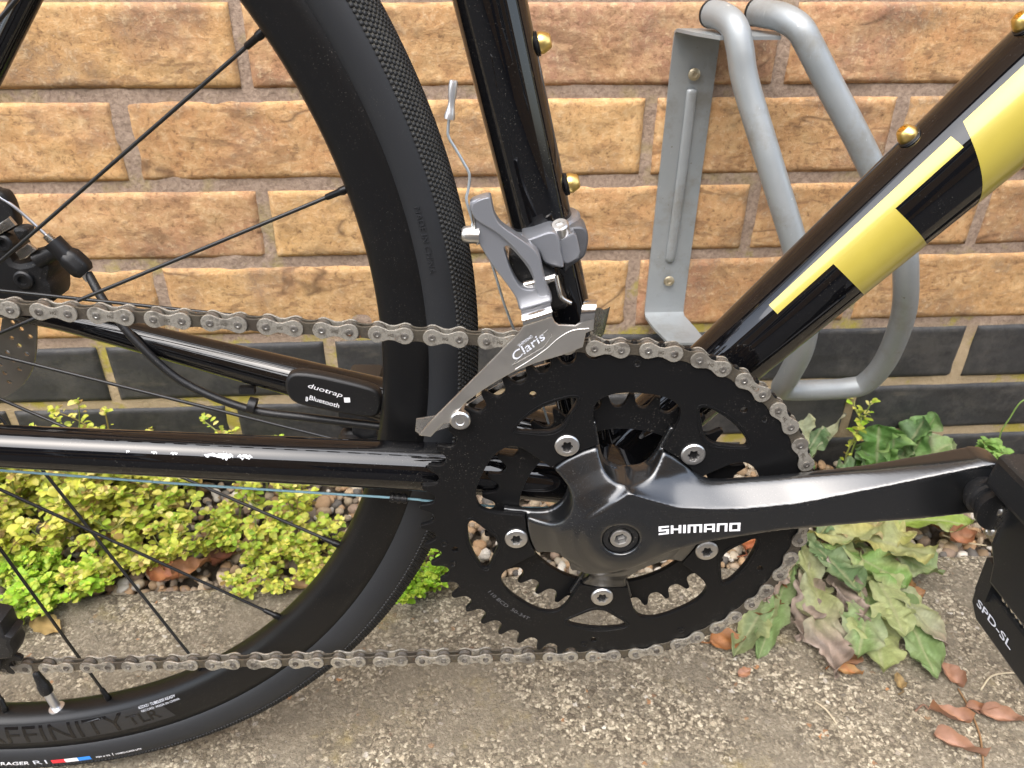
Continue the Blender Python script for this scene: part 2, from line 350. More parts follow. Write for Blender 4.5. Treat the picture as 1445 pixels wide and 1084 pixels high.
def curve_plate(outlines, thick, bevel=0.0, res=1):
    # filled 2-D outlines with holes, given thickness and rounded rims; lies in x,z with y across
    cu = bpy.data.curves.new('tmp', 'CURVE'); cu.dimensions = '2D'; cu.fill_mode = 'BOTH'
    cu.extrude = max(thick / 2 - bevel, 0.0); cu.bevel_depth = bevel; cu.bevel_resolution = res; cu.offset = -bevel
    for o in outlines:
        s = cu.splines.new('POLY'); s.points.add(len(o) - 1); s.use_cyclic_u = True
        for p, q in zip(s.points, o): p.co = (q[0], q[1], 0, 1)
    ob = bpy.data.objects.new('tmp', cu); me = ob.to_mesh()
    V = np.array([v.co[:] for v in me.vertices]); Fs = [tuple(p.vertices) for p in me.polygons]
    ob.to_mesh_clear(); bpy.data.objects.remove(ob); bpy.data.curves.remove(cu)
    return np.stack([V[:, 0], -V[:, 2], V[:, 1]], 1), Fs
def text_shape(body, w=None, h=None, bold=0.0, extrude=0.0, shear=0.0):
    cu = bpy.data.curves.new('tmp', 'FONT'); cu.body = body; cu.size = 1; cu.offset = bold; cu.extrude = extrude; cu.shear = shear
    cu.resolution_u = 4; ob = bpy.data.objects.new('tmp', cu); me = ob.to_mesh()
    V = np.array([v.co[:] for v in me.vertices]); Fs = [tuple(p.vertices) for p in me.polygons]
    ob.to_mesh_clear(); bpy.data.objects.remove(ob); bpy.data.curves.remove(cu)
    V[:, :2] -= V[:, :2].min(0); ex = V[:, :2].max(0)
    V[:, 0] *= w / ex[0]; V[:, 1] *= (h / ex[1]) if h else w / ex[0]
    return V, Fs
def box(c, s, rot=None):
    V = np.array([(x, y, z) for x in (-.5, .5) for y in (-.5, .5) for z in (-.5, .5)]) * np.asarray(s, float)
    Fs = [(0, 1, 3, 2), (4, 6, 7, 5), (0, 4, 5, 1), (2, 3, 7, 6), (0, 2, 6, 4), (1, 5, 7, 3)]
    if rot is not None: V = V @ np.asarray(rot).T
    return V + np.asarray(c), Fs
def surface_nets(Fv, lo, h):
    Fv = np.asarray(Fv, np.float32); nx, ny, nz = Fv.shape; S = Fv < 0
    acc = np.zeros((nx - 1, ny - 1, nz - 1, 3), np.float32); cnt = np.zeros((nx - 1, ny - 1, nz - 1), np.float32)
    cs = [(i, j, k2) for i in (0, 1) for j in (0, 1) for k2 in (0, 1)]
    sl = lambda c, A: A[c[0]:nx - 1 + c[0], c[1]:ny - 1 + c[1], c[2]:nz - 1 + c[2]]
    for a in cs:
        for b in cs:
            if sum(x != y for x, y in zip(a, b)) == 1 and a < b:
                fa, fb = sl(a, Fv), sl(b, Fv); m = (fa < 0) != (fb < 0)
                t = np.where(m, fa / np.where(m, fa - fb, 1), 0)
                for d in range(3): acc[..., d] += np.where(m, a[d] + (b[d] - a[d]) * t, 0)
                cnt += m
    act = cnt > 0; idx = -np.ones(act.shape, np.int64); idx[act] = np.arange(act.sum())
    ijk = np.argwhere(act); V = (ijk + acc[act] / cnt[act][:, None]) * h + np.asarray(lo)
    Q = []
    for d in range(3):
        A = np.moveaxis(S, d, 0); I = np.moveaxis(idx, d, 0)
        e = A[:-1, 1:-1, 1:-1] != A[1:, 1:-1, 1:-1]; pos = np.argwhere(e)
        if not len(pos): continue
        i, j, k2 = pos.T; s0 = A[:-1, 1:-1, 1:-1][e]
        q = np.stack([I[i, j, k2], I[i, j + 1, k2], I[i, j + 1, k2 + 1], I[i, j, k2 + 1]], 1)
        flip = s0 if d != 1 else ~s0
        q[~flip] = q[~flip][:, ::-1]; Q.append(q)
    return V, np.concatenate(Q)
def grid3(lo, hi, h):
    ax = [np.arange(lo[i], hi[i] + h, h) for i in range(3)]
    return np.meshgrid(*ax, indexing='ij')
def smin(a, b, k2):
    hh = np.clip(.5 + .5 * (b - a) / k2, 0, 1); return b + (a - b) * hh - k2 * hh * (1 - hh)
def smax(a, b, k2): return -smin(-a, -b, k2)
def poly_sdf(P, X, Z):
    P = np.asarray(P, float); d = np.full(X.shape, 1e9); s = np.ones(X.shape)
    for i in range(len(P)):
        a, b = P[i], P[i - 1]; ex, ez = b - a; wx, wz = X - a[0], Z - a[1]
        t = np.clip((wx * ex + wz * ez) / (ex * ex + ez * ez + 1e-9), 0, 1)
        d = np.minimum(d, (wx - ex * t) ** 2 + (wz - ez * t) ** 2)
        c1 = Z >= a[1]; c2 = Z < b[1]; c3 = ex * wz > ez * wx
        fl = (c1 & c2 & c3) | (~c1 & ~c2 & ~c3); s = np.where(fl, -s, s)
    return s * np.sqrt(d)

# ------------------------------------------------------------------ setting: ground, slab, gravel bed
WX, WY, WYAW = 0.0, 346.632902, 0.052491      # wall face passes here; its bearing
cwy, swy = math.cos(WYAW), math.sin(WYAW)
def wall_pt(s, off, z): return (WX + s * cwy + off * swy, WY + s * swy - off * cwy, z)   # off = distance out from the wall face
def fbm(x, y, z=0.0, sc=1.0, o=4): return noise.fractal(Vector((x * sc, y * sc, z * sc)), 1.0, 2.0, o)

V = [(-60000, -60000, -60), (60000, -60000, -60), (60000, 60000, -60), (-60000, 60000, -60)]
g = link('ground', mesh('ground', V, [(0, 1, 2, 3)], 'soil')); g['kind'] = 'structure'
# concrete slab: one sheet with a worn, uneven edge along the gravel
SL = 160.0
xs = np.concatenate([[-30000, -8000, -2500], np.linspace(-1400, 1400, 560), [2500, 8000, 30000]])
rows = []
for s in xs:
    j = 5.0 * fbm(s, 3, 0, 0.012, 4) + 2.5 * fbm(s, 9, 0, 0.08, 3) if abs(s) < 2000 else 0
    j2 = 2.0 * fbm(s, 20, 0, 0.05, 3) if abs(s) < 2000 else 0
    rows.append([wall_pt(s, SL + 552, -60), wall_pt(s, SL + 551, -8), wall_pt(s, SL + 545, -1.5), wall_pt(s, SL + 535, 0), wall_pt(s, SL + 300, 0), wall_pt(s, SL + 60, 0), wall_pt(s, SL + 9 + j, -0.2), wall_pt(s, SL + 3 + j, -2.0 + j2 * .5), wall_pt(s, SL + j + j2, -6), wall_pt(s, SL - 1 + j + j2, -18 + j2), wall_pt(s, SL - 2 + j, -70)])
rows = np.array(rows); m = rows.shape[1]
Fs = [(i * m + j, i * m + j + 1, (i + 1) * m + j + 1, (i + 1) * m + j) for i in range(len(xs) - 1) for j in range(m - 1)]
o = link('concrete_pavement', mesh('concrete_pavement', rows.reshape(-1, 3), [q[::-1] for q in Fs], 'concrete', 60)); o['kind'] = 'structure'
V = [wall_pt(-30000, SL + 551.5, -12), wall_pt(-30000, SL + 40000, -12), wall_pt(30000, SL + 40000, -12), wall_pt(30000, SL + 551.5, -12)]
o = link('road', mesh('road', V, [(0, 1, 2, 3)], 'added_asphalt')); o['kind'] = 'structure'  # dark surface added beyond the slab, out of view, to deepen black reflections
# soil bed under the gravel
xs = np.linspace(-2500, 2500, 400); V = []; Fs = []
for i, s in enumerate(xs):
    for j, of in enumerate((SL + 10, 130, 90, 50, 10, -20)):
        V.append(wall_pt(s, of, -14 + 3 * fbm(s, of, 0, 0.03)))
for i in range(len(xs) - 1):
    for j in range(5): Fs.append((i * 6 + j, (i + 1) * 6 + j, (i + 1) * 6 + j + 1, i * 6 + j + 1))
o = link('gravel_bed_soil', mesh('gravel_bed_soil', V, Fs, 'soil', 60)); o['kind'] = 'structure'
# gravel: pebbles nobody could count, one object
ico = bmesh.new(); bmesh.ops.create_icosphere(ico, subdivisions=2, radius=1.0)
IV = np.array([v.co[:] for v in ico.verts]); ico.verts.index_update(); IF = np.array([[v.index for v in f.verts] for f in ico.faces]); ico.free()
N = 5200
pal = np.array([(0.36, 0.26, 0.16), (0.42, 0.33, 0.22), (0.28, 0.19, 0.11), (0.46, 0.39, 0.29), (0.16, 0.125, 0.09), (0.34, 0.21, 0.11), (0.38, 0.29, 0.2), (0.13, 0.115, 0.10), (0.45, 0.29, 0.16), (0.58, 0.53, 0.45), (0.24, 0.17, 0.12)])
VV, FF, CC = [], [], []
for i in range(N):
    s = rng.uniform(-900, 1000); of = rng.uniform(4, SL - 4); sz = rng.uniform(2.6, 6.2) * (1.35 if rng.random() < .12 else 1)
    if i > 4500: of = rng.normal(SL - 4, 5)
    sh = IV * np.array([rng.uniform(.8, 1.35), rng.uniform(.75, 1.2), rng.uniform(.55, .9)]) * sz
    ph = rng.uniform(0, 6, 3); sh *= (1 + .13 * np.sin(IV[:, [0]] * 3 + ph[0]) * np.cos(IV[:, [1]] * 2.6 + ph[1]) + .07 * np.sin(IV[:, [2]] * 5 + ph[2]))
    q = np.array(Vector((0, 0, 1)).rotation_difference(Vector(rng.normal(0, 1, 3))).to_matrix())
    if rng.random() < .7: q = np.array(Matrix.Rotation(rng.uniform(0, 6.28), 3, 'Z') @ Matrix.Rotation(rng.normal(0, .4), 3, 'X'))
    z = -11 + rng.uniform(0, 9) + sz * .25
    VV.append(sh @ q.T + np.array(wall_pt(s, min(of, SL - 3), z if i <= 4500 else z - 1))); FF.append(IF + i * len(IV))
    col = pal[rng.integers(len(pal))] * rng.uniform(.7, 1.15); CC.append(np.repeat([col], len(IV), 0))
o = link('gravel', mesh('gravel', np.concatenate(VV), np.concatenate(FF), 'pebble', 180, np.clip(np.concatenate(CC), 0, 1))); o['kind'] = 'stuff'
o['label'] = 'loose tan and brown pebble gravel between slab and wall'

# ------------------------------------------------------------------ brick wall
wall = bpy.data.objects.new('brick_wall', None); COL.objects.link(wall)
wall.location = (WX / 1000, WY / 1000, 0); wall.rotation_euler = (0, 0, WYAW)
tag(wall, 'wall of creased buff bricks over courses of blue-black bricks behind the bicycle', 'wall')
BEDS = [852, 777, 702, 627, 552, 477, 402, 325, 252, 171, 99, 31, -44]
JO = [-383, -273, -383, -273, -383, -273, -382, -276, -383, -456, -343, -452]
JOINT = 11.0
def brick_mesh(i, w, h, d, amp):
    nx, nz = 54, 20; V = []; Fs = []
    for a in range(nx + 1):
        for b in range(nz + 1):
            u, t = a / nx, b / nz; x, z = (u - .5) * w, (t - .5) * h
            e = min(u * w, (1 - u) * w, t * h, (1 - t) * h)
            rel = amp * (1.3 * fbm(x + 900 * i, z * 1.4, i * 7, 0.022, 5) + .8 * abs(fbm(x * .7 + 300 * i, z * 1.3, i * 3, 0.03, 3)))
            edge = 2.2 * math.exp(-e / 0.7) + (1.3 * fbm(x, z, i * 5 + 2, 0.09, 3) if e < 1 else 0) * (amp / 3)
            jx = .6 * fbm(x, z, i + 31, 0.05) * (amp > 1); 
            V.append((x + (jx if e < 2 else 0), rel * min(1, e / 4) + edge, z + (.7 * fbm(x, z, i + 77, 0.04) * (amp / 2) if e < 2 else 0)))
    idx = lambda a, b: a * (nz + 1) + b
    for a in range(nx):
        for b in range(nz): Fs.append((idx(a, b), idx(a + 1, b), idx(a + 1, b + 1), idx(a, b + 1)))
    n0 = len(V)
    rim = [idx(a, 0) for a in range(nx)] + [idx(nx, b) for b in range(nz)] + [idx(a, nz) for a in range(nx, 0, -1)] + [idx(0, b) for b in range(nz, 0, -1)]
    for q in rim: V.append((V[q][0], d, V[q][2]))
    L = len(rim)
    for q in range(L): Fs.append((rim[q], n0 + q, n0 + (q + 1) % L, rim[(q + 1) % L]))
    return V, Fs
BV = {}
for kind, mt, amp in (('b', 'brick', 1.05), ('d', 'dark_brick', 0.5)):
    for hh in (60, 62, 64, 66, 70) if kind == 'b' else (58, 61, 64):
        BV[(kind, hh)] = [mesh('brick', *brick_mesh(hh * 3 + i + (50 if kind == 'd' else 0), 214, hh, 40, amp), mt, 180) for i in range(5 if kind == 'b' else 3)]
cnt = 0
for row in range(len(BEDS) - 1):
    zt, zb = BEDS[row] - JOINT / 2, BEDS[row + 1] + JOINT / 2
    kind = 'd' if BEDS[row] <= 171 else 'b'; hh = min((q for kk, q in BV if kk == kind), key=lambda q: abs(q - (zt - zb)))
    sp = 225 if kind == 'b' else 222
    for kcol in range(-4, 7):
        s0 = JO[row] + kcol * sp; s1 = s0 + sp; c = (s0 + s1) / 2
        if abs(c - 40) > 1000: continue
        me = BV[(kind, hh)][cnt % len(BV[(kind, hh)])]; cnt += 1
        o = link('brick', me, wall, (c + random.uniform(-1, 1), random.uniform(-1.2, 1.0), (zt + zb) / 2), (0, random.uniform(-.004, .004), random.uniform(-.006, .006)))
        o.scale = ((sp - JOINT) / 214, 1, (zt - zb) / hh)
# mortar behind and between (recessed, uneven)
xs = np.linspace(-1010, 1110, 700); zs = np.linspace(-90, 860, 320); V = []; 
for s in xs:
    for z in zs: V.append((s, 2.9 + 1.5 * fbm(s, z, 5, 0.02, 4), z))
nz = len(zs); Fs = [(i * nz + j, (i + 1) * nz + j, (i + 1) * nz + j + 1, i * nz + j + 1) for i in range(len(xs) - 1) for j in range(nz - 1)]
link('mortar', mesh('mortar', V, Fs, 'mortar', 180), wall)
for nm, a, b, z0, z1 in (('wall_face', -1010, 1110, 858, 2900), ('wall_face', -5000, -1010, -90, 2900), ('wall_face', 1110, 5000, -90, 2900)):
    link(nm, mesh(nm, *box(((a + b) / 2, 60, (z0 + z1) / 2), (b - a - 1, 120, z1 - z0 - 1)), 'far_brick'), wall)

# ------------------------------------------------------------------ wall-mounted bicycle rack
rack = bpy.data.objects.new('wall_bike_rack', None); COL.objects.link(rack)
rack.location = (WX / 1000, WY / 1000, 0); rack.rotation_euler = (0, 0, WYAW)
tag(rack, 'grey painted steel wall bracket with bent tube hoop screwed to the bricks', 'bike rack')
# C-shaped bracket: top flange, back plate, bottom flange
prof = [(-52, 450.5), (-30, 450.5), (-8, 450.5), (-3.4, 448.5), (-2, 444), (-2, 300), (-2, 198), (-3.4, 192.5), (-8, 190.5), (-30, 190), (-62, 190)]
pr = np.array(prof); T = np.gradient(pr, axis=0); T /= np.linalg.norm(T, axis=1)[:, None]; Nn = np.stack([-T[:, 1], T[:, 0]], 1) * 2.6
def swid(i): 
    return {0: (104, 152), 1: (90, 158), 2: (81, 130)}.get(i, (81, 120)) if i < 3 else {10: (92, 128), 9: (84, 124)}.get(i, (81, 120))
V = []; Fs = []
for i, q in enumerate(pr):
    a, b = swid(i)
    for s_, off in ((a, 0), (b, 0), (b, 1), (a, 1)): V.append((s_, q[0] + Nn[i, 0] * off, q[1] + Nn[i, 1] * off))
for i in range(len(pr) - 1):
    for j in range(4): Fs.append((i * 4 + j, i * 4 + (j + 1) % 4, (i + 1) * 4 + (j + 1) % 4, (i + 1) * 4 + j))
Fs += [(0, 1, 2, 3), tuple(len(V) - 4 + j for j in (3, 2, 1, 0))]
br = link('bracket', mesh('bracket', V, Fs, 'rack', 40), rack)
# pressed stiffening rib
P = smooth_path([(101, -3.0, 404), (101, -4.1, 396), (101, -4.1, 330), (100, -4.1, 262), (100, -3.0, 246)], 6)
link('rib', mesh('rib', *sweep(P, [2.5, 4] + [4.6] * (len(P) - 4) + [4, 2.5], 12, oval=.5), 'rack', 180), br)
for zz in (417, 227):
    V, Fs = disc_stack([(0, 5.2), (.9, 5.1), (1.7, 4.0), (2.0, 2.0), (1.2, 1.6), (1.0, 0.0)], 20, (101, -4.6, zz))
    sc = link('screw', mesh('screw', V, Fs, 'screw'), br)
hoop = [(105, -18, 465), (110, -34, 464.6), (115, -50, 459), (119, -58, 445), (126, -64, 420), (148, -84, 364.4), (174, -101, 302.6), (193, -106, 255), (203, -98, 205), (206, -78, 160), (212, -58, 134), (228, -52, 127), (256.7, -50.5, 125.5), (283, -51, 127), (298, -55, 135), (302, -70, 170), (293, -90, 225), (277, -103, 270), (260.7, -103, 310.2), (223.7, -88, 370.3), (187, -72, 423.6), (170, -64, 449), (162, -58, 460), (153, -44, 465.5), (147, -30, 466), (142, -16, 466)]
HP = smooth_path(hoop, 6)
ho = link('hoop_tube', mesh('hoop_tube', *sweep(HP, 10.4, 28), 'rack', 40), rack)
for a, b in ((HP[0], HP[1]), (HP[-1], HP[-2])):
    d = (a - b) / np.linalg.norm(a - b)
    link('end_cap', mesh('end_cap', *disc_stack([(-1, 0), (-1, 10.8), (1.2, 10.8), (2.2, 9.6), (2.6, 0)], 28, a, d), 'plastic'), ho)

# ------------------------------------------------------------------ house added across the road, out of view, to darken reflections in paint and chrome
hs_o = bpy.data.objects.new('added_house', None); COL.objects.link(hs_o); hs_o.location = (0.4, -6.2, 0); tag(hs_o, 'added brick house across the road, out of view, darkening reflections in black paint', 'house')
MAT['slate'] = simple('roof_slate', (0.05, 0.05, 0.055), 0.6, var=0.3); MAT['pane'] = simple('window_pane', (0.02, 0.022, 0.025), 0.05); MAT['frame'] = simple('window_frame', (0.6, 0.6, 0.58), 0.4)
link('wall', mesh('wall', *box((0, -2500, 2300), (16000, 5000, 4600)), 'far_brick'), hs_o)
V = [(-8300, 300, 4550), (8300, 300, 4550), (8300, -2500, 6600), (-8300, -2500, 6600), (-8300, -5300, 4550), (8300, -5300, 4550)]
link('roof', mesh('roof', V, [(0, 1, 2, 3), (3, 2, 5, 4), (0, 3, 4), (1, 5, 2), (0, 4, 5, 1)], 'slate'), hs_o)
for xx in (-5600, -2400, 2400, 5600):
    for zz in (1500, 3500):
        w_ = link('window', mesh('window', *join(box((xx, 20, zz + 620), (1300, 90, 80)), box((xx, 20, zz - 620), (1300, 90, 80)), box((xx - 610, 20, zz), (80, 90, 1160)), box((xx + 610, 20, zz), (80, 90, 1160)), box((xx, 20, zz), (60, 80, 1160))), 'frame'), hs_o)
        link('pane', mesh('pane', *box((xx, 8, zz), (1140, 20, 1150)), 'pane'), w_)
d_ = link('door', mesh('door', *box((0, 25, 1050), (950, 70, 2100)), 'slate'), hs_o)
link('handle', mesh('handle', *box((360, 90, 1000), (40, 60, 140)), 'alu'), d_)

# ------------------------------------------------------------------ bicycle (millimetres from the bottom bracket axis; x forward, -y towards the viewer)
BBH, LEAN = 259.013971, 0.059055
bike = bpy.data.objects.new('bicycle', None); COL.objects.link(bike)
bike.rotation_euler = (-LEAN, 0, 0)
tag(bike, 'gloss black road bicycle with gold decals leaning in front of the brick wall', 'bicycle')
def part(name, me, loc=(0, 0, 0), rot=(0, 0, 0), label=None): return link(name, me, bike, (loc[0], loc[1], loc[2] + BBH), rot, label)
def pm(name, VF, mat, sharp=35, **kw): return mesh(name, VF[0], VF[1], mat, sharp, **kw)
AX, AZ = -417.591652, 83.986029           # rear axle
# ---- frame
def line(a, b, n=24): return np.linspace(np.array(a, float), np.array(b, float), n)
ST0, ST1 = np.array([-5.0, 0, 0.0]), np.array([-129.5, 0, 500.0])
part('seat_tube', pm('seat_tube', sweep(line(ST0, ST1), np.linspace(14.6, 17.6, 24), 48), 'paint', 60))
DA, DB = np.array([60, 0, 67.92]), np.array([180, 0, 206.52]); dd = (DB - DA) / np.linalg.norm(DB - DA)
def drad(t): return float(np.interp(t, [-90, 0, 183.3, 260, 560], [17.5, 18.93, 25.43, 27, 27]))
dt = part('down_tube', pm('down_tube', sweep([DA + dd * t for t in np.linspace(-88, 545, 60)], [drad(t) for t in np.linspace(-88, 545, 60)], 64), 'paint', 60))
HT = DA + dd * 545
part('head_tube', pm('head_tube', sweep(line(HT + np.array([14, 0, -45]), HT + np.array([-26, 0, 95])), 22, 40), 'paint', 60))
part('top_tube', pm('top_tube', sweep(line((-118, 0, 455), HT + np.array([-16, 0, 62])), np.linspace(15, 18, 24), 40), 'paint', 60))
part('bottom_bracket_shell', pm('bottom_bracket_shell', disc_stack([(-35, 0), (-35, 21), (-33, 22.5), (33, 22.5), (35, 21), (35, 0)], 48), 'paint', 40))
CHR = smooth_path([(-408, -60, 66), (-380, -58, 60), (-320, -50, 48.16), (-205, -38.5, 33), (-90, -27, 17.88), (-30, -22, 8), (-8, -19, 3)], 8)
rr = np.interp(CHR[:, 0], [-408, -370, -320, -90, -8], [9, 9.5, 10.74, 13.6, 14.5])
cr_ = part('chainstay', pm('chainstay', sweep(CHR, rr, 40), 'paint', 60), label='drive side chainstay with chipped paint')
CHL = smooth_path([(-405, 62, 88), (-380, 58, 82), (-320, 50, 71.92), (-220, 36, 50.7), (-120, 22, 29.57), (-40, 18, 12), (-8, 16, 4)], 8)
rl = np.interp(CHL[:, 0], [-405, -370, -320, -120, -8], [7, 7.2, 7.6, 13.3, 14])
part('chainstay', pm('chainstay', sweep(CHL, rl, 40), 'paint', 60))
for sg in (-1, 1):
    P = smooth_path([(-412, 58 * sg, 98), (-372, 51 * sg, 150), (-323.9, 44 * sg, 205), (-288.9, 40 * sg, 245), (-200, 27 * sg, 344), (-122, 9 * sg, 432)], 6)
    part('seatstay', pm('seatstay', sweep(P, 6.1, 24), 'paint', 60))
# chipped paint on the drive-side chainstay: small raised flakes on its near upper flank
for i, (u0, L_, hh, ph) in enumerate([(300, 42, 6, 0), (322, 24, 12, 0), (240, 8, 3, 0), (262, 10, 3, 0), (345, 22, 7, 0), (206, 6, 1.6, 0)]):
    x0 = {0: -212, 1: -206, 2: -237, 3: -228, 4: -196, 5: -249}[i]; n = 14; V = []; Fs = []
    for j in range(n + 1):
        x = x0 + L_ / 3.0 * j / n; kx = int(np.argmin(abs(CHR[:, 0] - x))); cy_, cz_ = np.interp(x, CHR[:, 0], CHR[:, 1]), np.interp(x, CHR[:, 0], CHR[:, 2]); rad = np.interp(x, CHR[:, 0], rr) + .12
        hw = hh / 3.0 * (math.sin(math.pi * (j + .3) / (n + .6)) ** .6) * (.45 + .55 * abs(math.sin(j * 2.1 + i))) / rad / 2
        mid = R(38) - .02 * math.sin(j * 1.3 + i * 2)
        for q in (-1, -.33, .33, 1):
            a = mid + hw * q - (.06 * max(0, math.sin(j * .9 + i)) if q < 0 else 0)
            V.append((x, cy_ - rad * math.cos(a), cz_ + rad * math.sin(a)))
    for j in range(n):
        for q in range(3): Fs.append((j * 4 + q, (j + 1) * 4 + q, (j + 1) * 4 + q + 1, j * 4 + q + 1))
    link('paint_chip', mesh('paint_chip', V, Fs, 'chip', 180), cr_)
# gold decals wrapped on the down tube (axial position t, angle phi round from the top towards the viewer)
n1 = np.cross(dd, (0, 1, 0)); n1 /= np.linalg.norm(n1)
def on_tube(t, phi, lift=0.12):
    r_ = drad(t) + lift; a = R(phi); return DA + dd * t + r_ * (math.cos(a) * n1 + math.sin(a) * np.array([0, -1.0, 0]))
def decal(t0, t1, p0, p1, slant=0.0, lift=0.12):
    nt_, np_ = max(6, int((t1 - t0) / 3)), max(6, int((p1 - p0) / 3)); V = []; Fs = []
    for i in range(nt_ + 1):
        for j in range(np_ + 1):
            ph = p0 + (p1 - p0) * j / np_; V.append(on_tube(t0 + (t1 - t0) * i / nt_ + slant * (ph - p0) * (1 - i / nt_), ph, lift))
    for i in range(nt_):
        for j in range(np_): Fs.append((i * (np_ + 1) + j, i * (np_ + 1) + j + 1, (i + 1) * (np_ + 1) + j + 1, (i + 1) * (np_ + 1) + j))
    return V, Fs
link('gold_decal', mesh('gold_decal', *join(decal(40.2, 149, 41, 59), decal(75.5, 111.8, 59.02, 176)), 'gold_decal', 180), dt)
link('gold_decal', mesh('gold_decal', *decal(156.5, 330, 38, 176, -0.17), 'gold_decal', 180), dt)
# bottle-cage bolts
def bolt_me():
    V, Fs = disc_stack([(0, 0), (0, 4.6), (1.3, 4.9), (2.4, 4.7), (5.4, 3.3), (5.9, 2.6), (5.9, 1.9), (3.6, 1.7), (3.6, 0)], 28, axis=(0, 0, 1)); return mesh('bottle_bolt', V, Fs, 'goldbolt', 40)
BM = bolt_me(); WM = mesh('washer', *disc_stack([(-1.6, 0), (-1.6, 5.2), (-.9, 5.6), (-.5, 5.2), (0, 5.5), (.4, 5.0), (.4, 0)], 28, axis=(0, 0, 1)), 'plastic', 40)
def frame_bolt(P, nrm):
    q = Vector((0, 0, 1)).rotation_difference(Vector(nrm)).to_euler(); o = part('bottle_bolt', BM, P, q); link('washer', WM, o); return o
sdir = (ST1 - ST0) / np.linalg.norm(ST1 - ST0); sn = np.cross((0, 1, 0), sdir)
for pz in [(-46.6, 228.8), (-30.2, 166.2)]:
    t = (np.array([pz[0], 0, pz[1]]) - ST0) @ sdir; frame_bolt(ST0 + sdir * t + sn * 16.6, sn)
for pz in [(133.5, 188.3), (172.8, 237.7)]:
    t = (np.array([pz[0], 0, pz[1]]) - DA) @ dd; frame_bolt(DA + dd * t + n1 * (drad(t) + .4), n1)

# ---- rear wheel
rim_prof = [(318.5, -12.2), (319.3, -11.2), (318.2, -9.6), (312, -9.2), (309, 0), (312, 9.2), (318.2, 9.6), (319.3, 11.2), (318.5, 12.2), (312, 12.4), (304, 12.2), (298, 11.2), (294.6, 9.0), (292.8, 6.0), (292.0, 2.5), (291.8, 0), (292.0, -2.5), (292.8, -6.0), (294.6, -9.0), (298, -11.2), (304, -12.2), (312, -12.4)]
rim_me = mesh('rear_wheel', *lathe(rim_prof, 288), 'rim', 50)
ty = [(316.5, -10.6)]
for a in np.linspace(-128, 128, 33):
    ty.append((327.6 + 15.4 * math.cos(R(a)), 15.9 * math.sin(R(a))))
ty.append((316.5, 10.6))
ty_me = mesh('tyre', *lathe(ty, 288), 'rubber', 180)
# tread: rows of small round knobs
rows_, per = 21, 800; kv, kf = [], []
hexa = [(math.cos(R(60 * i)), math.sin(R(60 * i))) for i in range(6)]
bV, bF, bi = [], [], 0
for rw in range(rows_):
    phi = R(-64 + 128 * rw / (rows_ - 1)); cr0 = 327.6 + 15.4 * math.cos(phi); cy0 = 15.9 * math.sin(phi)
    n_ = np.array([math.cos(phi), math.sin(phi)]); tn = np.array([-math.sin(phi), math.cos(phi)])
    big_ = 1.0 if 3 < rw < rows_ - 4 else 1.12
    aa = (np.arange(per) + (.5 if rw % 2 else 0)) * 2 * np.pi / per
    ring_ = []
    for sc_, hgt in ((1.10 * big_, -.25), (0.98 * big_, .45), (0.70 * big_, .78)):
        for hx, hy in hexa:
            r_ = cr0 + n_[0] * hgt + tn[0] * hy * sc_; y_ = cy0 + n_[1] * hgt + tn[1] * hy * sc_; da = hx * sc_ / 343.0
            ring_.append(np.stack([r_ * np.cos(aa + da), np.full(per, y_), r_ * np.sin(aa + da)], 1))
    A = np.stack(ring_, 1)  # per,18,3
    bV.append(A.reshape(-1, 3)); base = np.arange(per)[:, None] * 18 + bi
    for lv in (0, 6):
        for j in range(6):
            j2 = (j + 1) % 6; bF.append(np.concatenate([base + lv + j, base + lv + j2, base + lv + 6 + j2, base + lv + 6 + j], 1))
    bF.append(np.concatenate([base + 12, base + 13, base + 14, base + 15], 1)); bF.append(np.concatenate([base + 12, base + 15, base + 16, base + 17], 1))
    bi += per * 18
tread_me = mesh('tread', np.concatenate(bV), np.concatenate(bF), 'tread', 180)
gap_me = mesh('tread_band', *lathe([(327.6 + 15.55 * math.cos(R(a)), 16.05 * math.sin(R(a))) for a in np.linspace(-66, 66, 25)], 288, closed=False), 'tread_gap', 180)
sp_me = mesh('spoke', *sweep([(0, 0, 0), (1, 0, 0)], 1.0, 10), 'spoke', 60)
SPR = 290.0; SPOKES = []
for i in range(24):
    th = 30.8 - 15 * i; kind = i % 4
    yf, rf, dth = ((33, 22, -85), (-20, 28, -84), (33, 22, 81), (-20, 28, 85))[kind]
    a0, a1 = R(th), R(th + dth)
    SPOKES.append((np.array([SPR * math.cos(a0), 0.0, SPR * math.sin(a0)]), np.array([rf * math.cos(a1), yf, rf * math.sin(a1)])))
nip_me = mesh('nipple', *disc_stack([(-1, 0), (-1, 2.1), (1.5, 2.2), (3, 2.0), (3.4, 1.7), (10, 1.6), (10.6, 1.1), (10.6, 0)], 14, axis=(1, 0, 0)), 'rim', 40)
hub_me = mesh('hub', *join(disc_stack([(-66, 0), (-66, 7), (-52, 9), (-40, 16), (-24, 17), (-22.5, 31), (-18, 31), (-16, 14), (28, 13), (31, 25), (35, 25), (37, 18), (50, 17), (52, 24), (56, 24), (58, 9), (66, 8), (66, 0)], 40)), 'plastic', 40)
def wheel(loc, name='rear_wheel'):
    w = part(name, rim_me, loc)
    link('tyre', ty_me, w); tr = link('tread', tread_me, w); tr['kind'] = 'stuff'; link('tread_band', gap_me, w)
    for A, Bq in SPOKES:
        d = Vector(Bq - A); L_ = d.length; q = Vector((1, 0, 0)).rotation_difference(d).to_euler()
        o = link('spoke', sp_me, w, A, q); o.scale = (L_, 1, 1)
        link('nipple', nip_me, w, A + np.array(d.normalized()) * -1.0, q)
    link('hub', hub_me, w); return w
rw = wheel((AX, 0, AZ))
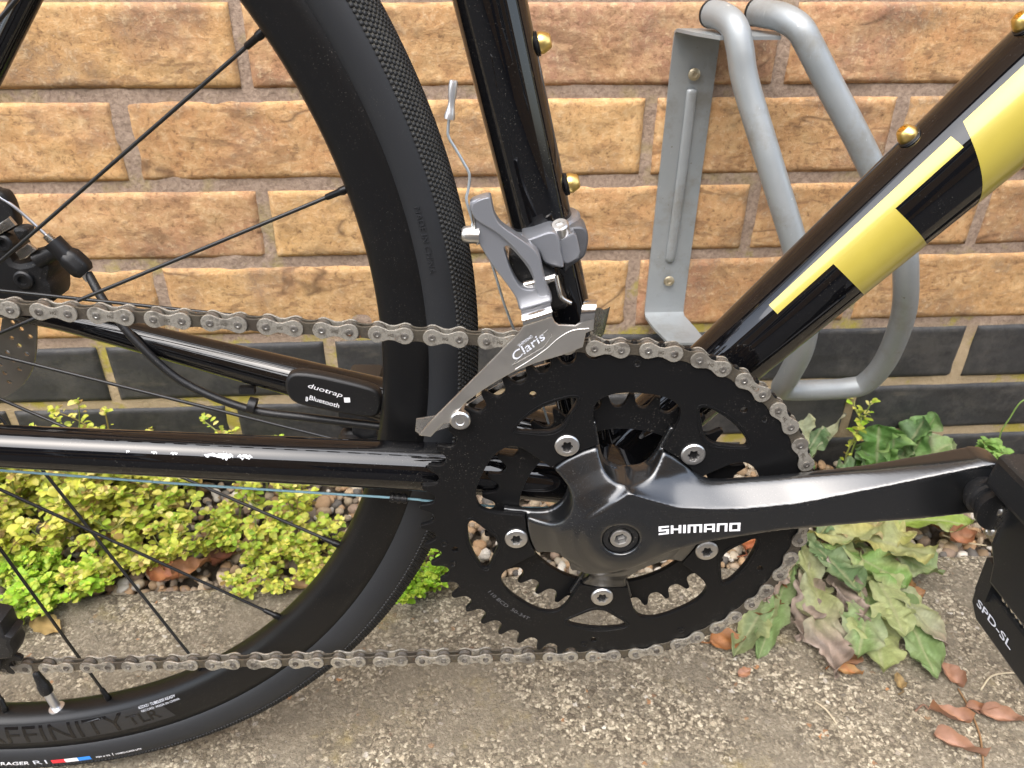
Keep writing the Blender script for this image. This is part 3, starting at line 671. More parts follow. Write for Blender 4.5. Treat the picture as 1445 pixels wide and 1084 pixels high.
# valve with cap
va = R(-82.0); vd_ = np.array([-math.cos(va), 0, -math.sin(va)]); v0 = np.array([math.cos(va), 0, math.sin(va)]) * 293.0
link('valve_stem', mesh('valve_stem', *join(disc_stack([(-2, 0), (-2, 5.6), (0, 5.6), (1.3, 5.2), (1.6, 3.1), (20, 3.05), (20, 0)], 24, v0, vd_)), 'alu', 40), rw)
link('valve_cap', mesh('valve_cap', *disc_stack([(17, 0), (17, 4.1), (19, 4.4), (25, 4.0), (26, 3.4), (33, 2.7), (36, 2.3), (37, 1.4), (37, 0)], 20, v0, vd_), 'plastic', 40), rw)
# printing on rim and tyre: flat letters laid round the wheel
def ring_text(name, body, a0, a1, r0, h, yfun, mat, parent, bold=0.0, inward=True, shear=0.0):
    w = abs(R(a1 - a0)) * r0; V, Fs = text_shape(body, w, h, bold, shear=shear)
    bm_ = bmesh.new(); vs_ = [bm_.verts.new(q) for q in V]
    for q in Fs:
        try: bm_.faces.new([vs_[i] for i in q])
        except ValueError: pass
    for _ in range(2):
        ed = [e for e in bm_.edges if e.calc_length() > 2.2]
        if ed: bmesh.ops.subdivide_edges(bm_, edges=ed, cuts=2)
    bmesh.ops.triangulate(bm_, faces=bm_.faces[:]); bm_.verts.index_update()
    V = np.array([q.co[:] for q in bm_.verts]); Fs = [tuple(q.index for q in f_.verts) for f_ in bm_.faces]; bm_.free()
    out = []
    for x, y, z in V:
        r_ = r0 - y; a = R(a0) + x / r0; out.append((r_ * math.cos(a), yfun(r_), r_ * math.sin(a)))
    return link(name, mesh(name, out, Fs, mat, 180), parent)
def rim_y(r_):
    pts = sorted([q for q in rim_prof if q[1] < -1 and q[0] < 318], key=lambda q: q[0]); pts = [q for q in pts if not (q[0] in (318.2, 312) and q[1] > -10)]
    return float(np.interp(r_, [q[0] for q in pts], [q[1] for q in pts])) - .42
pa_ = np.linspace(-97, -65.6, 60); V = [(r_ * math.cos(R(a + (r_ - 303) * .05)), rim_y(r_) + .2, r_ * math.sin(R(a + (r_ - 303) * .05))) for a in pa_ for r_ in np.linspace(295.8, 311.2, 12)]
link('print_panel', mesh('print_panel', V, [(i * 12 + j, i * 12 + j + 1, i * 12 + 13 + j, i * 12 + 12 + j) for i in range(59) for j in range(11)], 'rim_patch', 180), rw)
ring_text('lettering', 'AFFINITY', -92.2, -71.9, 310.5, 14.2, rim_y, 'rim_gloss', rw, 0.0)
ring_text('lettering', 'TLR', -71.6, -66.9, 308.6, 8.6, rim_y, 'rim_gloss', rw, 0.012)
ring_text('lettering', '622X21 TUBELESS READY', -69.2, -63.4, 297.2, 1.6, rim_y, 'greyprint', rw)
ring_text('lettering', 'RECORD  MADE IN CHINA', -69.0, -63.0, 300.0, 1.7, rim_y, 'greyprint', rw)
def tyre_y(r_): 
    c = max(-1, min(1, (r_ - 327.6) / 15.4)); return -15.9 * math.sqrt(max(0, 1 - c * c)) - .15
ring_text('lettering', 'BONTRAGER', -93.6, -86.8, 330.2, 3.7, tyre_y, 'white', rw, 0.012, shear=.2)
ring_text('lettering', 'R1', -86.2, -84.5, 330.2, 4.1, tyre_y, 'greyprint', rw)
for a0, mt in ((-83.9, 'red'), (-82.2, 'white'), (-80.5, 'blue')):
    V = [(r_ * math.cos(R(a)), tyre_y(r_), r_ * math.sin(R(a))) for a in np.linspace(a0, a0 + 1.69, 8) for r_ in np.linspace(326.6, 330.4, 5)]
    link('flag_patch', mesh('flag_patch', V, [(i * 5 + j, i * 5 + j + 1, i * 5 + 6 + j, i * 5 + 5 + j) for i in range(7) for j in range(4)], mt, 180), rw)
ring_text('lettering', '700 x 32', -78.2, -76.3, 329.8, 1.7, tyre_y, 'white', rw, 0.01)
ring_text('lettering', '/', -76.0, -75.8, 330.4, 3.4, tyre_y, 'white', rw, 0.02)
ring_text('lettering', 'HARD-CASE LITE', -75.5, -72.0, 329.8, 1.7, tyre_y, 'white', rw, 0.01)
mk = text_shape('MADE IN CHINA', 1.0, 1.0, extrude=.01)
V = [((327.0 - y * 3.6) * math.cos(a), tyre_y(327.0 - y * 3.6) - (.35 if z > 0 else 0), (327.0 - y * 3.6) * math.sin(a)) for x, y, z in mk[0] for a in [R(13.6 - x * 7.4)]]
V = [((323.4 + y * 3.0) * math.cos(a), tyre_y(323.4 + y * 3.0) - (.3 if z > 0 else -.2), (323.4 + y * 3.0) * math.sin(a)) for x, y, z in mk[0] for a in [R(13.4 - x * 6.0)]]
link('lettering', mesh('lettering', V, mk[1], 'rubber', 180), rw)

# ---- chainrings
def polar(r_, deg): return (r_ * math.cos(R(deg)), r_ * math.sin(R(deg)))
BANG = [121.19 - 72 * i for i in range(5)]; WANG = [a - 36 for a in BANG]
PH = 100.11
def teeth(n, ph, tipf=1.0):
    rp = 12.7 / 2 / math.sin(math.pi / n); out = []; pa = 360 / n
    for i in range(n):
        for u_, dr in ((-.5, 3.9), (-.43, 3.5), (-.37, 1.6), (-.31, -.9), (-.24, -2.6), (-.14, -3.6), (0, -3.95), (.14, -3.6), (.24, -2.6), (.31, -.7), (.36, 1.8), (.41, 3.7)):
            out.append(polar(rp + dr * tipf, ph + (i + u_) * pa))
    return out
def win_pts(c, half):  # rounded shield between two arms; half=list of (radial, tangential)
    a = R(c); er, et = np.array([math.cos(a), math.sin(a)]), np.array([-math.sin(a), math.cos(a)])
    L_ = [(x, -t) for x, t in half] + [(x, t) for x, t in half[::-1] if t != 0]
    return np.array([er * x + et * t for x, t in L_])
HALF = [(29.4, 0), (30.4, 6), (34, 11.6), (40, 15.0), (46.5, 17.0), (55, 19.4), (64, 21.6), (70.5, 20.6), (75, 15.0), (77, 7), (77.2, 0)]
inner = []
for wa in WANG[::-1]:
    arc = [(46.5, t) for t in ()]
    half = [(46.3, 16.8), (55, 19.4), (64, 21.6), (70.5, 20.6), (75, 15.0), (77, 7), (77.2, 0)]
    W_ = win_pts(wa, half); W_ = smooth_path(W_, 4); inner += list(W_)
    # arc across the tab to the next window
    a0 = math.degrees(math.atan2(W_[-1][1], W_[-1][0])); nxt = win_pts(wa + 72, half)[0]; a1 = math.degrees(math.atan2(nxt[1], nxt[0]))
    while a1 < a0: a1 += 360
    inner += [polar(48.6 - 0 * q, a0 + (a1 - a0) * q) for q in (.15, .35, .5, .65, .85)]
eyes = []
for b in BANG:
    pts = [polar(77.0, b - 12.6), polar(71.5, b - 8.6), polar(66.8, b - 3.6), polar(65.9, b), polar(66.8, b + 3.6), polar(71.5, b + 8.6), polar(77.0, b + 12.6), polar(79.6, b + 10.5), polar(80.2, b + 5), polar(80.4, b), polar(80.2, b - 5), polar(79.6, b - 10.5)]
    eyes.append(smooth_closed(pts, 4))
holes = [[(polar(89.2, b)[0] + 1.75 * math.cos(q), polar(89.2, b)[1] + 1.75 * math.sin(q)) for q in np.linspace(0, 2 * np.pi, 16, endpoint=False)] for b in BANG]
V, Fs = curve_plate([teeth(50, PH), inner] + eyes + holes, 3.2, .35); V[:, 1] -= 47.9
ring = part('chainring', mesh('chainring', V, Fs, 'anod_black', 35), label='large toothed black outer chainring')
# raised rims around the openings of the ring face
def rim_wire(poly, off, y, rad=.45):
    P = np.asarray(poly, float); c0 = P.mean(0); Q = c0 + (P - c0) * (1 + off / np.linalg.norm(P - c0, axis=1))[:, None]
    pts = [(q[0], y, q[1]) for q in Q] + [(Q[0][0], y, Q[0][1])]; return sweep(pts, rad, 6, cap=False)
for e in eyes: link('pressed_edge', mesh('pressed_edge', *rim_wire(e, 1.9, -49.35), 'anod_black', 60), ring)
cb_me = mesh('chainring_bolt', *disc_stack([(-.5, 0), (-.5, 6.2), (.7, 6.25), (1.35, 5.7), (1.5, 5.2), (1.5, 3.5), (1.2, 3.1), (-2.0, 2.9), (-2.0, 0)], 36), 'bolt', 30)
tx_me = []
for b in BANG:
    x, z = polar(55.0, b); o = link('chainring_bolt', cb_me, ring, (x, -49.5, z))
    tor = []
    for q in range(48):
        a = q / 48 * 2 * math.pi; r_ = 2.75 + .45 * math.cos(6 * a); tor.append((r_ * math.cos(a), r_ * math.sin(a)))
    circ = [(3.55 * math.cos(q), 3.55 * math.sin(q)) for q in np.linspace(0, 2 * np.pi, 36, endpoint=False)]
    tv, tf = curve_plate([circ, tor], 1.6, .15); tv = tv + np.array([x, -50.2, z]); link('torx_socket', mesh('torx_socket', tv, tf, 'bolt', 40), ring)
# engraved marks and tooth pins
def flat_text(name, body, org, ex, ez, w, h, mat, parent, bold=0.0, yfun=None, shear=0.0):
    V, Fs = text_shape(body, w, h, bold, shear=shear); ex, ez, org = np.array(ex, float), np.array(ez, float), np.array(org, float)
    P = org + V[:, [0]] * ex + V[:, [1]] * ez
    return link(name, mesh(name, P, Fs, mat, 180), parent)
V, Fs = text_shape('110 BCD  50-34T', 31, 2.2, -.01)
P = [((84.5 + y) * math.cos(a), -49.62, (84.5 + y) * math.sin(a)) for x, y, _ in V for a in [R(-142.5) + x / 84.5]]
P = [((86.2 - y) * math.cos(a), -49.62, (86.2 - y) * math.sin(a)) for x, y, _ in V for a in [R(-143.5) + x / 84.5]]
link('lettering', mesh('lettering', P, Fs, 'darkprint', 180), ring)
# shift ramp pins
for dg, rr_ in ((-161, 93.5), (-170, 94), (88, 93.5), (42, 93), (-98, 93.5), (-62, 92)):
    x, z = polar(rr_, dg); link('shift_pin', mesh('shift_pin', *disc_stack([(-.5, 0), (-.5, 2.3), (.25, 2.2), (.4, 1.6), (.1, 1.2), (.1, 0)], 18, (x, -49.5, z)), 'anod_black', 40), ring)
inn = []
for q in range(360):
    dq = min(abs((q - b + 180) % 360 - 180) for b in BANG); inn.append(polar(46.2 + 6.0 / (1 + math.exp(-(dq - 13) * 1.2)), q))
V, Fs = curve_plate([teeth(34, PH + 3.0), inn], 3.0, .3); V[:, 1] -= 40.6
part('chainring', mesh('chainring', V, Fs, 'anod_black', 35), label='small toothed black inner chainring')

# ---- crank arm with five-arm spider, modelled as one solid
CANG = R(13.5); cca, sca = math.cos(CANG), math.sin(CANG)
def sint(x, xs, ys, w=26.0):   # softened piecewise-linear curve
    t = np.arange(xs[0] - 60, xs[-1] + 60, .5); y = np.interp(t, xs, ys); kn = np.hanning(int(w / .5) + 2); kn /= kn.sum()
    return np.interp(x, t, np.convolve(np.pad(y, len(kn), mode='edge'), kn, 'same')[len(kn):-len(kn)])
def df(s): return sint(s, [-34, -14, 0, 20, 60, 120, 172, 190], [56, 62.4, 65, 66, 68.5, 73, 78.2, 79], 12)
hgrid = .95; X, D, Z = grid3((-63, 38, -63), (190, 82, 66), hgrid); X2, Z2 = X[:, 0, :], Z[:, 0, :]
r2 = np.hypot(X2, Z2); s2 = X2 * cca + Z2 * sca; b2 = -X2 * sca + Z2 * cca
wd2 = np.full(X2.shape, 1e9)
for wa in WANG: wd2 = np.minimum(wd2, poly_sdf(smooth_closed(win_pts(wa, HALF), 3), X2, Z2))
spd = smax(r2 - 48.0, -wd2, 1.5); tabd = np.maximum(r2 - 60.5, -(wd2 + 1.0))
front = np.interp(r2, [0, 15, 24, 31, 38, 46, 50], [64.5, 64.4, 62.8, 59.5, 55.2, 51.2, 50])
e3 = lambda A: A[:, None, :]
spider = smax(smax(e3(spd), D - e3(front), 2.0), e3(np.interp(r2, [0, 20, 30, 60], [40, 42, 43.5, 43.5])) - D, 1.0)
tab = np.maximum(np.maximum(e3(tabd), D - 46.2), 42.6 - D)
bt = sint(s2, [-34, -10, 12, 26, 40, 52, 84, 129, 160, 172], [3, 16, 30, 25.5, 19.5, 15.8, 13.4, 12.6, 14.2, 15.0], 12); bb = sint(s2, [-20, 0, 21, 44, 79, 113, 147, 172], [-23, -20, -14.8, -11.6, -10.6, -12.8, -14.8, -15.0], 20)
bc = sint(s2, [-12, 2, 13, 31, 62, 90, 126, 155, 172], [34, 33, 24.5, 13.4, 6.8, 5.2, 8.4, 11.8, 13.4], 20)
drop = sint(s2, [0, 20, 45, 90, 130, 165, 180], [15, 14.5, 13.0, 11.0, 8.5, 4.5, 3.0])
end2 = np.hypot(s2 - 172.5, b2) - 15.2
arm2 = np.where(s2 > 172.5, end2, np.maximum(b2 - bt, bb - b2)); arm2 = np.maximum(arm2, -s2 - 30)
frac = np.clip((b2 - bc) / np.maximum(bt - bc, 1.0), 0, 1.6)
fr_arm = df(s2) - drop * (frac ** 1.0) - .0 * b2
back = np.interp(s2, [0, 30, 60, 110, 172], [44, 46, 51, 57, 62.5])
arm = smax(smax(e3(arm2), D - e3(fr_arm), 1.6), e3(back) - D, 2.2)
hubc = smax(e3(r2 - 18.5), np.maximum(D - 65.0, 40 - D), 5.0)
body = smin(smin(spider, arm, 6.0), hubc, 4.0); body = np.minimum(body, tab)
hole = np.maximum(e3(r2 - 9.6), 62.5 - D); body = smax(body, -hole, .6)
V, Q = surface_nets(body, (-63, 38, -63), hgrid); V[:, 1] *= -1
crank_me = mesh('crank_arm', V, Q, 'crank', 180)
Dax = D[0, :, 0]
def crank_front(x, z):   # height of the modelled crank face above x,z
    i, j = int(round((x + 63) / hgrid)), int(round((z + 63) / hgrid)); best = 0.0; col_ = body[i, :, j]
    for q in range(len(Dax) - 2, 0, -1):
        if col_[q] < 0: return float(Dax[q] + hgrid * col_[q] / (col_[q] - col_[q + 1]))
    return 65.0
crank = part('crank_arm', crank_me, label='satin black crank arm with five-arm spider')
link('dust_cap_ring', mesh('dust_cap_ring', *disc_stack([(60, 9.5), (64.4, 9.5), (65.0, 9.0), (65.0, 6.6), (64.2, 6.2), (62.4, 6.1), (62.4, 0)], 44), 'plastic', 30), crank)
hx = [(3.4 * math.cos(R(60 * i + 20)), 3.4 * math.sin(R(60 * i + 20))) for i in range(6)]; cc_ = [(5.5 * math.cos(q), 5.5 * math.sin(q)) for q in np.linspace(0, 2 * np.pi, 40, endpoint=False)]
V, Fs = curve_plate([cc_, hx], 4.0, .35); V[:, 1] -= 63.8; V2, F2 = disc_stack([(61.5, 3.6), (62.4, 3.5), (62.4, 0)], 12)
link('crank_bolt', mesh('crank_bolt', *join((V, Fs), (V2, F2)), 'bolt', 30), crank)
def block_word(word, w, h):
    t, st_ = .24, .21; B_ = []; x0 = 0.0
    shapes = {'S': (.95, [(0, .95, .8, 1), (0, t, .6, .8), (0, .95, .4, .6), (.95 - t, .95, .2, .4), (0, .95, 0, .2)]), 'H': (.95, [(0, t, 0, 1), (.95 - t, .95, 0, 1), (t, .95 - t, .4, .6)]),
              'I': (t, [(0, t, 0, 1)]), 'M': (1.3, [(0, 1.3, .8, 1), (0, t, 0, .8), (.65 - t / 2, .65 + t / 2, 0, .8), (1.3 - t, 1.3, 0, .8)]), 'A': (.98, [(0, .98, .8, 1), (0, t, 0, .8), (.98 - t, .98, 0, .8), (t, .98 - t, .28, .46)]),
              'N': (.95, [(0, .95, .8, 1), (0, t, 0, .8), (.95 - t, .95, 0, .8)]), 'O': (.98, [(0, .98, .8, 1), (0, t, .2, .8), (.98 - t, .98, .2, .8), (0, .98, 0, .2)])}
    for ch in word:
        ww_, bx_ = shapes[ch]
        for a, b, c_, d_ in bx_: B_.append((x0 + a, x0 + b, c_, d_))
        x0 += ww_ + .17
    x0 -= .17; V, Fs = [], []
    for a, b, c_, d_ in B_:
        n = len(V); V += [(a / x0 * w, c_ * h, 0), (b / x0 * w, c_ * h, 0), (b / x0 * w, d_ * h, 0), (a / x0 * w, d_ * h, 0)]; Fs.append((n, n + 1, n + 2, n + 3))
    return np.array(V), Fs
V, Fs = block_word('SHIMANO', 41.0, 5.3)
P = []
for x, y, _ in V:
    s_, b_ = 19.3 + x * .99 + y * .14, -0.9 - x * .138 + y
    xx_, zz_ = s_ * cca - b_ * sca, s_ * sca + b_ * cca; P.append((xx_, -crank_front(xx_, zz_) - .2, zz_))
link('lettering', mesh('lettering', P, Fs, 'white', 180), crank)
# opposite crank arm: plain arm on the far side, pointing backwards
o = part('crank_arm', mesh('crank_arm', *sweep(smooth_path([(-4, 62, 0), (-40, 66, -9.3), (-100, 70, -24), (-168, 72, -40.3)], 6), np.interp(np.linspace(0, 1, 19), [0, .2, 1], [17, 13, 13.5]), 24, oval=.55, up=(0, 0, 1)), 'crank', 60), label='far side crank arm')

# ---- pedals (hang nearly upright on the axle)
def yz_plate(outlines, x0, x1, bevel):
    V, Fs = curve_plate(outlines, abs(x1 - x0), bevel); return np.stack([V[:, 1] * -1 + (x0 + x1) / 2, V[:, 0], V[:, 2]], 1), [q for q in Fs]
def pedal(loc, side):
    bodyo = [(-8, -13), (-8, 10), (-12, 20), (-13, 26), (-76, 26), (-77, 18), (-70, 8), (-70, -10), (-60, -24), (-58, -36), (-24, -36), (-22, -26), (-14, -16)]
    fl = (lambda o: [(q[0] * side, q[1]) for q in o])
    P_ = part('pedal', mesh('pedal', *yz_plate([fl(bodyo)], 1, 19, 2.0), 'pedal', 40), loc)
    link('front_binding', mesh('front_binding', *yz_plate([fl([(-11, 12), (-14, 30), (-74, 30), (-76, 12)])], -9, 16, 3.0), 'pedal', 40), P_)
    link('axle_collar', mesh('axle_collar', *join(disc_stack([(-2, 0), (-2, 6.8), (1, 8.6), (3, 9.6), (6, 9.8), (6.6, 8.6), (8.4, 8.4), (9, 7), (14, 10.5), (17, 10.5), (17, 0)], 24, (0, 0, 0), (0, -side * -1 if side < 0 else -1, 0) if False else (0, 1 * (-1 if side > 0 else 1), 0))), 'plastic', 35), P_)
    for yy in (-20, -62): link('side_bar', mesh('side_bar', *box((9, yy * side, -38), (12, 9, 20)), 'pedal', 35), P_)
    rb = link('rear_binding', mesh('rear_binding', *yz_plate([fl([(-13, -42), (-12, -46), (-13, -58), (-20, -64), (-66, -64), (-73, -58), (-74, -46), (-70, -42)])], 5, 19, 1.6), 'pedal', 40), P_)
    link('steel_plate', mesh('steel_plate', *box((.4, -15.5 * side, -6), (1.6, 8, 20)), 'steel', 35), P_)
    for zz in (0, -12): link('screw', mesh('screw', *disc_stack([(0, 2.4), (.8, 2.2), (1, 1.4), (.6, 1.2), (.6, 0)], 16, (-.4, -15.5 * side, zz), (-1, 0, 0)), 'bolt', 35), P_)
    link('tension_spring', mesh('tension_spring', *sweep([(8 + 3.2 * math.cos(q), (-30 - q * .55) * side, -38 + 3.2 * math.sin(q)) for q in np.linspace(0, 50, 160)], .7, 6), 'steel', 60), P_)
    return P_, rb
PX, PZ = 172.5 * cca, 172.5 * sca
P_, rb = pedal((PX, -79, PZ), 1)
V, Fs = text_shape('SPD-SL', 29, 3.8, .012)
link('lettering', mesh('lettering', [(4.75, -18 - x, -56 + y) for x, y, _ in V], Fs, 'greyprint', 180), rb)
P2, rb2 = pedal((-PX, 78, -PZ), -1)

# ---- chain
RP = 12.7 / 2 / math.sin(math.pi / 50); YC = -47.9; TU, TB = R(4.256), R(-2.464)
pins = []
P1 = np.array([RP * math.cos(R(PH - 7.2)), RP * math.sin(R(PH - 7.2))])
du = np.array([-math.cos(TU), math.sin(TU)])
for k_ in range(32, 0, -1): 
    q = P1 + du * 12.7 * (k_); pins.append((-k_ + 1, q[0], q[1], YC + (-1.0) * max(0, (k_ * 12.7) / 400)))
for k_ in range(1, 27): q = polar(RP, PH - 7.2 * k_); pins.append((k_, q[0], q[1], YC))
PL = np.array(polar(RP, PH - 7.2 * 26)); db = np.array([-math.cos(TB), math.sin(TB)])
for k_ in range(1, 32): q = PL + db * 12.7 * k_ + np.array([0, .5 - .5 * math.cos(min(k_, 8) / 8 * math.pi)]) * -.6; pins.append((26 + k_, q[0], q[1], YC + 7.5 * (k_ * 12.7) / 400))
def eight(r_, waist):
    o = [(r_ * math.cos(R(a)), r_ * math.sin(R(a))) for a in range(60, 301, 20)]
    o2 = [(12.7 + r_ * math.cos(R(a)), r_ * math.sin(R(a))) for a in range(-120, 121, 20)]
    return o + [(6.35 - 1.2, -waist), (6.35 + 1.2, -waist)] + o2 + [(6.35 + 1.2, waist), (6.35 - 1.2, waist)]
po = curve_plate([eight(4.25, 2.5)], 1.05, .22); pi_ = curve_plate([eight(4.1, 2.9)], 1.0, .2)
def sh(VF, y, dx=0): return VF[0] + np.array([dx, y, 0]), VF[1]
pinp = lambda x: join(disc_stack([(-3.75, 0), (-3.75, 1.55), (-3.6, 1.8), (3.6, 1.8), (3.75, 1.5), (3.75, .8), (3.55, .6), (3.55, 0)], 14, (x, 0, 0)))
boss = lambda x: disc_stack([(3.05, 2.5), (3.3, 2.4), (3.35, 1.7), (3.3, 1.6)], 16, (x, 0, 0))
ol_me = mesh('outer_link', *join(sh(po, -2.7), sh(po, 2.7)), 'chain_outer', 35)
pn_me = mesh('pin', *join(pinp(0), pinp(12.7)), 'chain_pin', 35)
mk_ = text_shape('HG', 2.6, 1.7, .02)
mk_me = mesh('mark', [(5.0 + x, -3.27, -.85 + y) for x, y, _ in mk_[0]], mk_[1], 'chain_inner', 180)
il_me = mesh('inner_link', *join(sh(pi_, -1.6), sh(pi_, 1.6)), 'chain_inner', 35)
rol = disc_stack([(-1.15, 1.9), (-1.15, 3.7), (-1.0, 3.88), (1.0, 3.88), (1.15, 3.7), (1.15, 1.9)], 18)
ro_me = mesh('roller', *join(rol, sh(rol, 0, 12.7)), 'chain_pin', 35)
# the chain part carries the joining link; every other link is a piece of its own
first = True; chain = None
for (ka, xa, za, ya), (kb, xb, zb_, yb) in zip(pins[:-1], pins[1:]):
    th = math.atan2(zb_ - za, xb - xa); yw = math.atan2(yb - ya, 12.7); outer = ka % 2 == 0
    rot = (0, -th, 0)
    if chain is None: chain = part('chain', ol_me if outer else il_me, (0, 0, 0)); chain.location = (xa / 1000, ya / 1000, (za + BBH) / 1000); base_ = np.array([xa, ya, za]); continue
    o = link('outer_link' if outer else 'inner_link', ol_me if outer else il_me, chain, np.array([xa, ya, za]) - base_, rot)
    q = link('pin' if outer else 'roller', pn_me if outer else ro_me, chain, np.array([xa, ya, za]) - base_, rot)
    if outer: link('mark', mk_me, chain, np.array([xa, ya, za]) - base_, rot)

# ---- front derailleur (part mesh is the band clamp round the seat tube)
def at_st(z): return ST0 + sdir * ((z - ST0[2]) / sdir[2])
ca_ = at_st(139.1)
V, Fs = disc_stack([(-9.5, 15.6), (-9.5, 18.6), (-8.3, 19.6), (8.3, 19.6), (9.5, 18.6), (9.5, 15.6)], 48, ca_, sdir)
fd = part('front_derailleur', mesh('front_derailleur', V, Fs, 'deraill', 40), label='grey front derailleur clamped to the seat tube')
def pxplate(pts, y, th, bev, sm=0, holes=()):
    o = smooth_closed(pts, sm) if sm else pts
    V, Fs = curve_plate([o] + [smooth_closed(h_, 4) for h_ in holes], th, bev); V[:, 1] += y; return V, Fs
# clamp body boss and hinge block with its bolt
link('clamp_body', mesh('clamp_body', *pxplate([(-51.6, 147.4), (-46.7, 149.6), (-38.4, 152.3), (-34.9, 149.6), (-33.5, 142.4), (-32.1, 135.0), (-36.5, 135.2), (-41.2, 137.2), (-43.8, 142.3), (-48.0, 145.3)], -21, 20, 1.0, 4), 'deraill', 40), fd)
link('hinge_block', mesh('hinge_block', *pxplate([(-35.9, 145.2), (-31.7, 149.3), (-25.2, 150.8), (-21.1, 149.4), (-19.6, 144.5), (-20.5, 136.9), (-22.9, 133.8), (-28.0, 129.9), (-30.8, 127.6), (-32.7, 136.9), (-33.6, 143.0)], -10, 16, 1.2, 3), 'deraill_dark', 40), fd)
link('hinge_plate', mesh('hinge_plate', *pxplate([(-34.3, 145.5), (-27.4, 149.9), (-25.9, 147.7), (-23.8, 140.3), (-24.7, 137.3), (-29.6, 134.3), (-31.8, 135.0)], -21.5, 7, .6), 'deraill', 40), fd)
cb_ = (-33.7, -22.0, 151.4)
link('clamp_screw', mesh('clamp_screw', *disc_stack([(-4, 0), (-4, 4.2), (1.6, 4.3), (2.4, 3.6), (2.4, 2.0), (1.2, 1.8), (1.2, 0)], 24, cb_, (sdir * .9 + np.array([0, -.35, 0])) / np.linalg.norm(sdir * .9 + np.array([0, -.35, 0]))), 'bolt', 35), fd)
# parallelogram link behind, dark
link('parallelogram', mesh('parallelogram', *pxplate([(-57.8, 141.6), (-50.7, 139.4), (-43.5, 135.7), (-36.3, 131.2), (-32.4, 123.5), (-29.5, 115.3), (-35.7, 113.4), (-43.1, 115.7), (-50.5, 122.0), (-56.3, 129.7)], -27, 12, 2.0, 3), 'plastic', 40), fd)
pv = [(-50.8, -36.0, 127.8), (-36.0, -36.0, 131.6)]
link('pivot_pin', mesh('pivot_pin', *sweep(line(pv[0], pv[1], 4), 2.0, 14), 'steel', 40), fd)
sp_ = [(-36.1, -37.0, 133.1), (-34.6, -38.0, 126.7), (-33.0, -38.0, 122.2), (-28.6, -38.0, 119.5)]
link('return_spring', mesh('return_spring', *sweep(smooth_path(sp_, 6), 1.1, 10), 'steel', 40), fd)
# swinging arm with its slot, and the raised outer rib
link('swing_arm', mesh('swing_arm', *pxplate([(-75.2, 168.7), (-71.2, 170.7), (-67.1, 171.7), (-65.9, 170.4), (-64.7, 164.4), (-62.0, 159.3), (-56.6, 155.2), (-51.2, 151.4), (-46.4, 147.7), (-44.0, 144.0), (-42.5, 137.9), (-40.5, 130.5), (-37.8, 121.9), (-45.2, 119.3), (-52.1, 117.0), (-54.7, 123.8), (-57.9, 129.0), (-62.1, 134.9), (-66.2, 140.7), (-69.5, 146.4), (-72.1, 151.3), (-73.7, 156.9), (-74.9, 163.7)], -39, 7, .7, 3, [[(-60.1, 148.0), (-58.0, 148.7), (-53.9, 144.4), (-49.7, 138.9), (-47.0, 133.5), (-46.2, 129.0), (-49.5, 128.2), (-53.2, 130.2), (-56.7, 136.4), (-58.9, 142.9)]]), 'deraill', 40), fd)
link('arm_rib', mesh('arm_rib', *pxplate([(-74.1, 168.6), (-67.5, 171.6), (-66.0, 170.3), (-64.8, 164.6), (-62.1, 159.6), (-56.8, 155.5), (-51.4, 151.7), (-46.8, 148.0), (-44.5, 144.3), (-43.0, 138.2), (-41.2, 130.9), (-39.7, 126.1), (-44.3, 125.4), (-46.1, 132.8), (-48.7, 139.7), (-53.5, 145.7), (-57.7, 150.5), (-64.4, 156.3), (-73.2, 162.1)], -42.6, 3.0, .5, 3), 'deraill', 40), fd)
# cable anchor: steel washer plate and bolt on the arm's rear edge
an = [(-73.5, -41.0, 153.8), (-79.2, -41.0, 154.1), (-74.1, -41.0, 165.4), (-72.2, -41.0, 149.9)]
a0_, a1_ = np.array(an[0]), np.array(an[1]); ad = (a1_ - a0_) / np.linalg.norm(a1_ - a0_); al_ = np.linalg.norm(a1_ - a0_)
link('anchor_bolt', mesh('anchor_bolt', *disc_stack([(-2, 0), (-2, 3.9), (al_ - 3, 4.0), (al_ - 1, 3.6), (al_, 2.6), (al_, 0)], 24, a0_, ad), 'bolt', 40), fd)
link('anchor_washer', mesh('anchor_washer', *sweep(line(an[2], an[3], 6), 2.6, 10, oval=.35, up=(1, 0, 0)), 'steel', 50), fd)
# cage: chrome outer plate, folded bridge, inner plate, screw
link('outer_cage', mesh('outer_cage', *pxplate([(-102.2, 56.1), (-96.5, 55.0), (-89.9, 62.8), (-85.5, 63.3), (-83.7, 68.6), (-78.8, 74.4), (-72.2, 80.1), (-65.0, 85.4), (-56.4, 91.0), (-45.2, 96.1), (-33.3, 100.0), (-23.7, 104.2), (-22.5, 111.5), (-19.1, 113.0), (-19.1, 120.2), (-23.4, 119.6), (-25.5, 116.6), (-27.6, 115.2), (-35.2, 115.5), (-37.1, 116.8), (-38.4, 119.6), (-51.4, 114.9), (-53.8, 111.3), (-64.9, 98.8), (-79.3, 82.7), (-94.4, 66.0)], -53.4, 1.5, .35), 'cage', 35), fd)
def loft(rows_):
    R_ = [np.array(r_, float) for r_ in rows_]; n = len(R_[0]); V = np.concatenate(R_)
    return V, [(i * n + j, i * n + j + 1, (i + 1) * n + j + 1, (i + 1) * n + j) for i in range(len(R_) - 1) for j in range(n - 1)]
